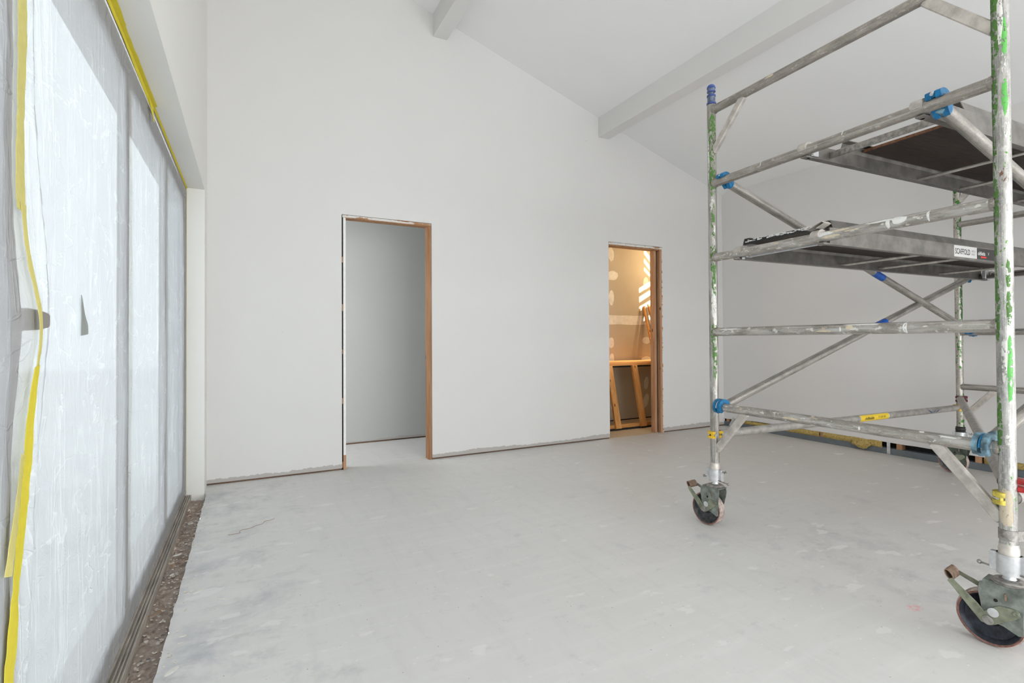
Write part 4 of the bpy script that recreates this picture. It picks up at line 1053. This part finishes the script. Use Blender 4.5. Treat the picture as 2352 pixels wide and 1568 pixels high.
def castor(base, hubmat, platemat, detail=True):
    base = Vector(base)
    fork = plate([(.058, .240), (-.048, .240), (-.050, .225), (-.044, .155), (-.042, .080), (-.030, .074), (.010, .092), (.052, .098), (.070, .110), (.072, .150), (.080, .200), (.075, .232)], base, .032, .004)
    b2 = plate([(.058, .240), (-.048, .240), (-.056, .215), (-.040, .150), (-.020, .100), (.040, .082), (.060, .085), (.070, .11), (.070, .20)], base, -.036, .004)
    me = bpy.data.meshes.new('t'); b2.to_mesh(me); b2.free(); fork.from_mesh(me); bpy.data.meshes.remove(me)
    b3_ = plate([(.066, .236), (-.052, .236), (-.054, .242), (.066, .243)], base, -.036, .072); me = bpy.data.meshes.new('t'); b3_.to_mesh(me); b3_.free(); fork.from_mesh(me); bpy.data.meshes.remove(me)
    f = obj('castor', fork, platemat, tower)
    # swivel race, stem and clamp
    obj('swivel_race', lathe(base+Z3*.243, Z3, [(0, .050), (.004, .052), (.006, .046), (.008, .046), (.012, .042), (.014, .030), (.016, .028)], 36), M_STEEL, f)
    obj('stem', lathe(base+Z3*.256, Z3, [(0, .022), (.008, .018), (.03, .018), (.12, .018)], 24), M_ALU, f)
    cl = obj('clamp_collar', lathe(base+Z3*.276, Z3, [(0, .026), (0, .035), (.072, .035), (.072, .026)], 32), M_ALU, f, 'auto')
    for sg in (-1, 1):
        bm = plate([(sg*.028, .279), (sg*.050, .279), (sg*.052, .283), (sg*.052, .344), (sg*.050, .348), (sg*.028, .348)], base, -.012, .024)
        obj('clamp_wing', bm, M_ALU, f)
    # tommy bar with ball ends and a small wing bolt
    a_, b_ = base+TL*.085+NL*-.01+Z3*.288, base-TL*.105+NL*.028+Z3*.282
    obj('tommy_bar', tube_bm(a_, b_, .0035, 10), M_STEEL, f)
    for e_ in (a_, b_):
        bm = bmesh.new(); bmesh.ops.create_uvsphere(bm, u_segments=12, v_segments=8, radius=.008, matrix=Matrix.Translation(e_))
        obj('bar_knob', bm, M_STEEL, f, True)
    a_ = base-TL*.052+NL*.004+Z3*.340
    obj('wing_bolt', tube_bm(a_, a_-TL*.030, .003, 10), M_STEEL, f)
    bm = bmesh.new(); add_beam(bm, a_-TL*.018-NL*.010+Z3*.006, a_-TL*.018+NL*.010-Z3*.006, .004, .007); obj('wing_nut', bm, M_STEEL, f)
    # wheel
    ax = base+TL*.050+Z3*.1
    tyre = lathe(ax-NL*.024, NL, [(.002, .088), (0, .094), (.004, .0985), (.012, .1), (.036, .1), (.044, .0985), (.048, .094), (.046, .088)], 56, caps=False)
    o = obj('wheel', tyre, M_TYRE, f)
    obj('tyre_edge', lathe(ax+NL*.0225, NL, [(-.001, .0945), (.003, .0945), (.0035, .090), (.001, .086)], 56, caps=False), M_TYRERED, f)
    for sg in (1, -1):
        obj('hub_disc', lathe(ax+NL*sg*.001, NL*sg, [(.0225, .0925), (.024, .087), (.018, .080), (.009, .074), (.007, .050), (.010, .030), (.020, .024), (.024, .018), (.024, .001)], 48, caps=False), hubmat, f)
    obj('axle_bolt', lathe(ax+NL*.036, NL, [(0, .016), (.010, .016), (.011, .013), (.014, .012), (.015, .007), (.013, .001)], 24), M_STEEL, f)
    # brake lever: triangular plate, two arms, pedal
    lev = plate([(.062, .128), (.080, .150), (.152, .214), (.163, .207), (.168, .200), (.100, .120), (.070, .085), (.040, .084), (-.022, .130), (-.036, .146), (-.034, .160), (-.024, .166), (.020, .164)], base, .0375, .0035)
    lv = obj('brake_lever', lev, M_CASTORARM, f)
    obj('lever_arm', plate([(.075, .20), (.090, .185), (.162, .214), (.152, .226)], base, -.030, .0035), M_CASTORARM, f)
    bm = bmesh.new(); n = 20; r1, r2, ln = .021, .011, .070
    pc = base+TL*.163+Z3*.222; dA = (TL*.55+Z3*.8).normalized(); dB = NL.cross(dA)
    ro_, ri_ = [], []
    for n_ in (-.030, .040):
        ro_.append([bm.verts.new(pc+NL*n_+dA*math.cos(2*PI*i/n)*r1+dB*math.sin(2*PI*i/n)*r2) for i in range(n)])
        ri_.append([bm.verts.new(pc+NL*n_+dA*math.cos(2*PI*i/n)*(r1-.003)+dB*math.sin(2*PI*i/n)*(r2-.003)) for i in range(n)])
    for i in range(n):
        j = (i+1) % n
        bm.faces.new((ro_[0][i], ro_[0][j], ro_[1][j], ro_[1][i])).smooth = True; bm.faces.new((ri_[0][j], ri_[0][i], ri_[1][i], ri_[1][j])).smooth = True
        bm.faces.new((ro_[1][i], ro_[1][j], ri_[1][j], ri_[1][i])); bm.faces.new((ro_[0][j], ro_[0][i], ri_[0][i], ri_[0][j]))
    bmesh.ops.recalc_face_normals(bm, faces=bm.faces)
    obj('pedal', bm, M_RUST, f)
    obj('pivot_rivet', lathe(base-TL*.024+NL*.0405+Z3*.152, NL, [(0, .009), (.003, .009), (.004, .006), (.002, .003)], 16), M_CASTORARM, f)
    obj('cam_roller', lathe(base+TL*.036+NL*.0405+Z3*.133, NL, [(0, .016), (.004, .016), (.005, .013), (.005, .001)], 20), M_ALU, f)
    for t_, z_ in ((.030, .178), (.018, .106)):
        obj('bolt_hole', lathe(base+TL*t_+NL*(.0362 if z_ > .17 else .0362)+Z3*z_, NL, [(0, .006), (.0008, .006)], 14), M_DARK, f)
    obj('lug', beam(base+TL*.004+NL*.038+Z3*.212, base+TL*.002+NL*.038+Z3*.188, .005, .006, bev=.001), M_RUST, f)
    return f
castor(q(0, 0, 0), M_HUB, M_CASTOR)
castor(q(0, WD, 0), simple('blue_black_hub', (.018, .022, .032), .45, .2, .7, 40, .2), M_CASTOR)
M_CDARK = simple('dark_green_fork', (.065, .08, .062), .5, .3, .4, 26, .3)
castor(q(LN, 0, 0), M_HUB, M_CDARK); castor(q(LN, WD, 0), M_HUB, M_CDARK)
# ------------------------------------------------------------------ platforms (lift off the rungs: things of their own)
def platform(w0, w1, zr, label, deck0, s_end, hooks, rods, name='scaffold_platform', flatbar=False, shoulder=.06, edge=None):
    """zr = rung centre height under it; side rails from w0 to w1"""
    P_ = thing(name, label, 'scaffold platform', SO, ANG, 'scaffold platforms')
    zb, zt, zc = zr-.034, zr+.048, zr+.085
    sA = -.012
    # far rail (w0): web + lips, near rail (w1): web + sloping shoulder
    for w_, sg in ((w0, 1), (w1, -1)):
        ow = w_; t = .0035
        poly = [(-ow, zb), (-(ow+sg*.030), zb), (-(ow+sg*.030), zb+.004), (-(ow+sg*t), zb+.004), (-(ow+sg*t), zt), (-ow, zt)]
        bm = bmesh.new(); add_prism(bm, poly, .034, s_end-.034, 'x')
        add_prism(bm, [(-(ow+sg*t), zt), (-(ow+sg*.016), zc), (-(ow+sg*.050), zc), (-(ow+sg*.050), zc+.004), (-(ow+sg*.015), zc+.004), (-ow, zt)], shoulder, s_end-.05, 'x')
        # nose pieces that pass under the rung at both ends
        for a, b in ((sA, .0345), (s_end-.0345, s_end+.012)):
            add_box(bm, a, b, *sorted((-ow, -(ow+sg*.032))), zb-.002, zb+.004)
            add_box(bm, a, b, *sorted((-ow, -(ow+sg*.0035))), zb+.004, zb+.006)
        bmesh.ops.recalc_face_normals(bm, faces=bm.faces)
        bmesh.ops.triangulate(bm, faces=[f for f in bm.faces if len(f.verts) > 4])
        r_ = obj('side_rail', bm, M_PLATRAIL, P_)
    # cross members: end boxes and rods
    for s_ in (.060, s_end-.060):
        if flatbar and s_ < 1: obj('end_bar', beam(q(.215, w0+.004, zr+.012), q(.215, w1-.004, zr+.012), .006, .034, bev=.001), M_STEEL, P_)
        else: obj('end_bar', beam(q(s_, w0+.004, zr-.012), q(s_, w1-.004, zr-.012), .024, .024, bev=.002), M_ALU if s_ < 1 else M_PLATRAIL, P_)
    for s_ in rods: obj('cross_rod', tube_bm(q(s_, w0+.004, zr-.012), q(s_, w1-.004, zr-.012), .009, 12), M_GUSSET, P_)
    dk = obj('deck', box(deck0, s_end-.04, -(w1-.018), -(w0+.018), zr+.062, zr+.074, 0), M_DECK, P_)
    obj('deck_edge', box(deck0-.001, deck0+.006, -(w1-.018), -(w0+.018), zr+(.050 if edge else .0615), zr+.0745), edge or M_DECKEDGE, P_)
    # hooks over the rungs
    for s_, sg in ((0, 1), (LN, -1)):
        for w_ in hooks:
            bm = bmesh.new(); n = 16; secs = []; ri, ro = .0252, .038
            for i in range(n+1):
                a = math.radians(-48+236*i/n); c, sn = math.cos(a), math.sin(a)
                rr = ro if 0 < i < n else ri+.003
                secs.append([bm.verts.new(q(s_+sg*c*ri, w_-.021, zr+sn*ri)), bm.verts.new(q(s_+sg*c*rr, w_-.021, zr+sn*rr)), bm.verts.new(q(s_+sg*c*rr, w_+.021, zr+sn*rr)), bm.verts.new(q(s_+sg*c*ri, w_+.021, zr+sn*ri))])
            for A_, B_ in zip(secs, secs[1:]):
                for i in range(4): bm.faces.new((A_[i], A_[(i+1) % 4], B_[(i+1) % 4], B_[i]))
            bm.faces.new(secs[0]); bm.faces.new(secs[-1][::-1]); bmesh.ops.recalc_face_normals(bm, faces=bm.faces)
            h_ = obj('hook', bm, M_GUSSET, P_, 'auto')
            obj('hook_block', box(*sorted((s_+sg*.030, s_+sg*.085)), -w_-.012, -w_+.012, zr-.024, zr+.040, .003), M_ALU, h_)
            obj('hook_bolt', lathe(q(s_+sg*.020, w_, zr-.030), (0, 0, 1), [(-.006, .009), (.004, .009)], 6), M_ALU, h_)
    return P_, zb, zt, zc
lower, zb, zt, zc = platform(.165, .700, RZ+2*DZ, 'lower scaffold platform with white and black printed stickers on its rail', .05, LN, (.205, .665), (.96, 1.37, 2.12), edge=M_STK)
upper, *_ = platform(.585, 1.125, RZ+3*DZ, 'upper scaffold platform with dark plywood deck set back from its front end', .47, LN, (.575+.03, 1.105), (1.02, 1.48, 2.2), flatbar=True, shoulder=.30)
# painted black/white rim at the front of the lower deck
bm = bmesh.new(); random.seed(3)
for i in range(60):
    w_ = .19+.42*random.random(); s_ = random.uniform(.0455, .048); z_ = RZ+2*DZ+random.choice((.0745, .073, .069, .066))
    a = random.uniform(.003, .012); b = random.uniform(.0015, .004)
    add_box(bm, s_-.0015, s_+.012, -w_-a, -w_+a, z_-b, z_+.001)
bmesh.ops.recalc_face_normals(bm, faces=bm.faces)
obj('paint_chips', bm, M_WHITEPAINT, lower, kind='stuff')
# folded channel end on the lower platform shoulder
bm = bmesh.new(); zz = RZ+2*DZ
pts = [(-.610, zz+.046), (-.645, zz+.052), (-.700, zz+.072), (-.712, zz+.062), (-.672, zz+.044)]
for a, b in zip(pts, pts[1:]): add_beam(bm, (.0, a[0], a[1]), (.0, b[0], b[1]), .05, .003, (0, 0, 1))
bmesh.ops.recalc_face_normals(bm, faces=bm.faces); obj('channel_lip', bm, M_GUSSET, lower)
# stickers on the near rail of the lower platform (facing -y locally)
yk = -(.700)-.0006
def flat(x0, x1, z0, z1, mat, name, d=0.0): return obj(name, box(x0, x1, yk-.0004-d, yk+.0004, z0, z1), mat, lower)
x0, x1, x2 = 1.145, 1.395, 1.64
flat(x0, x1, zb+.012, zb+.078, M_STW, 'sticker'); flat(x1, x2, zb+.012, zb+.078, M_STK, 'sticker')
text('SCAFFOLD', (x0+.010, yk-.0008, zb+.029), (1, 0, 0), ZUP, .046, M_INK, lower, sx=.74, off=.012)
text('HIRE &', (x0+.188, yk-.0008, zb+.048), (1, 0, 0), ZUP, .018, M_INKGREY, lower, sx=.80)
text('SALES', (x0+.188, yk-.0008, zb+.029), (1, 0, 0), ZUP, .018, M_INKGREY, lower, sx=.80)
text('oldfields', (x1+.010, yk-.0008, zb+.036), (1, 0, 0), ZUP, .032, M_INKWHITE, lower, sx=.80, off=.010)
flat(x1+.045, x1+.108, zb+.021, zb+.030, M_INKRED, 'red_rule', .0005)
text('V', (x1+.128, yk-.0008, zb+.040), (1, 0, 0), ZUP, .026, M_INKWHITE, lower, sx=.8)
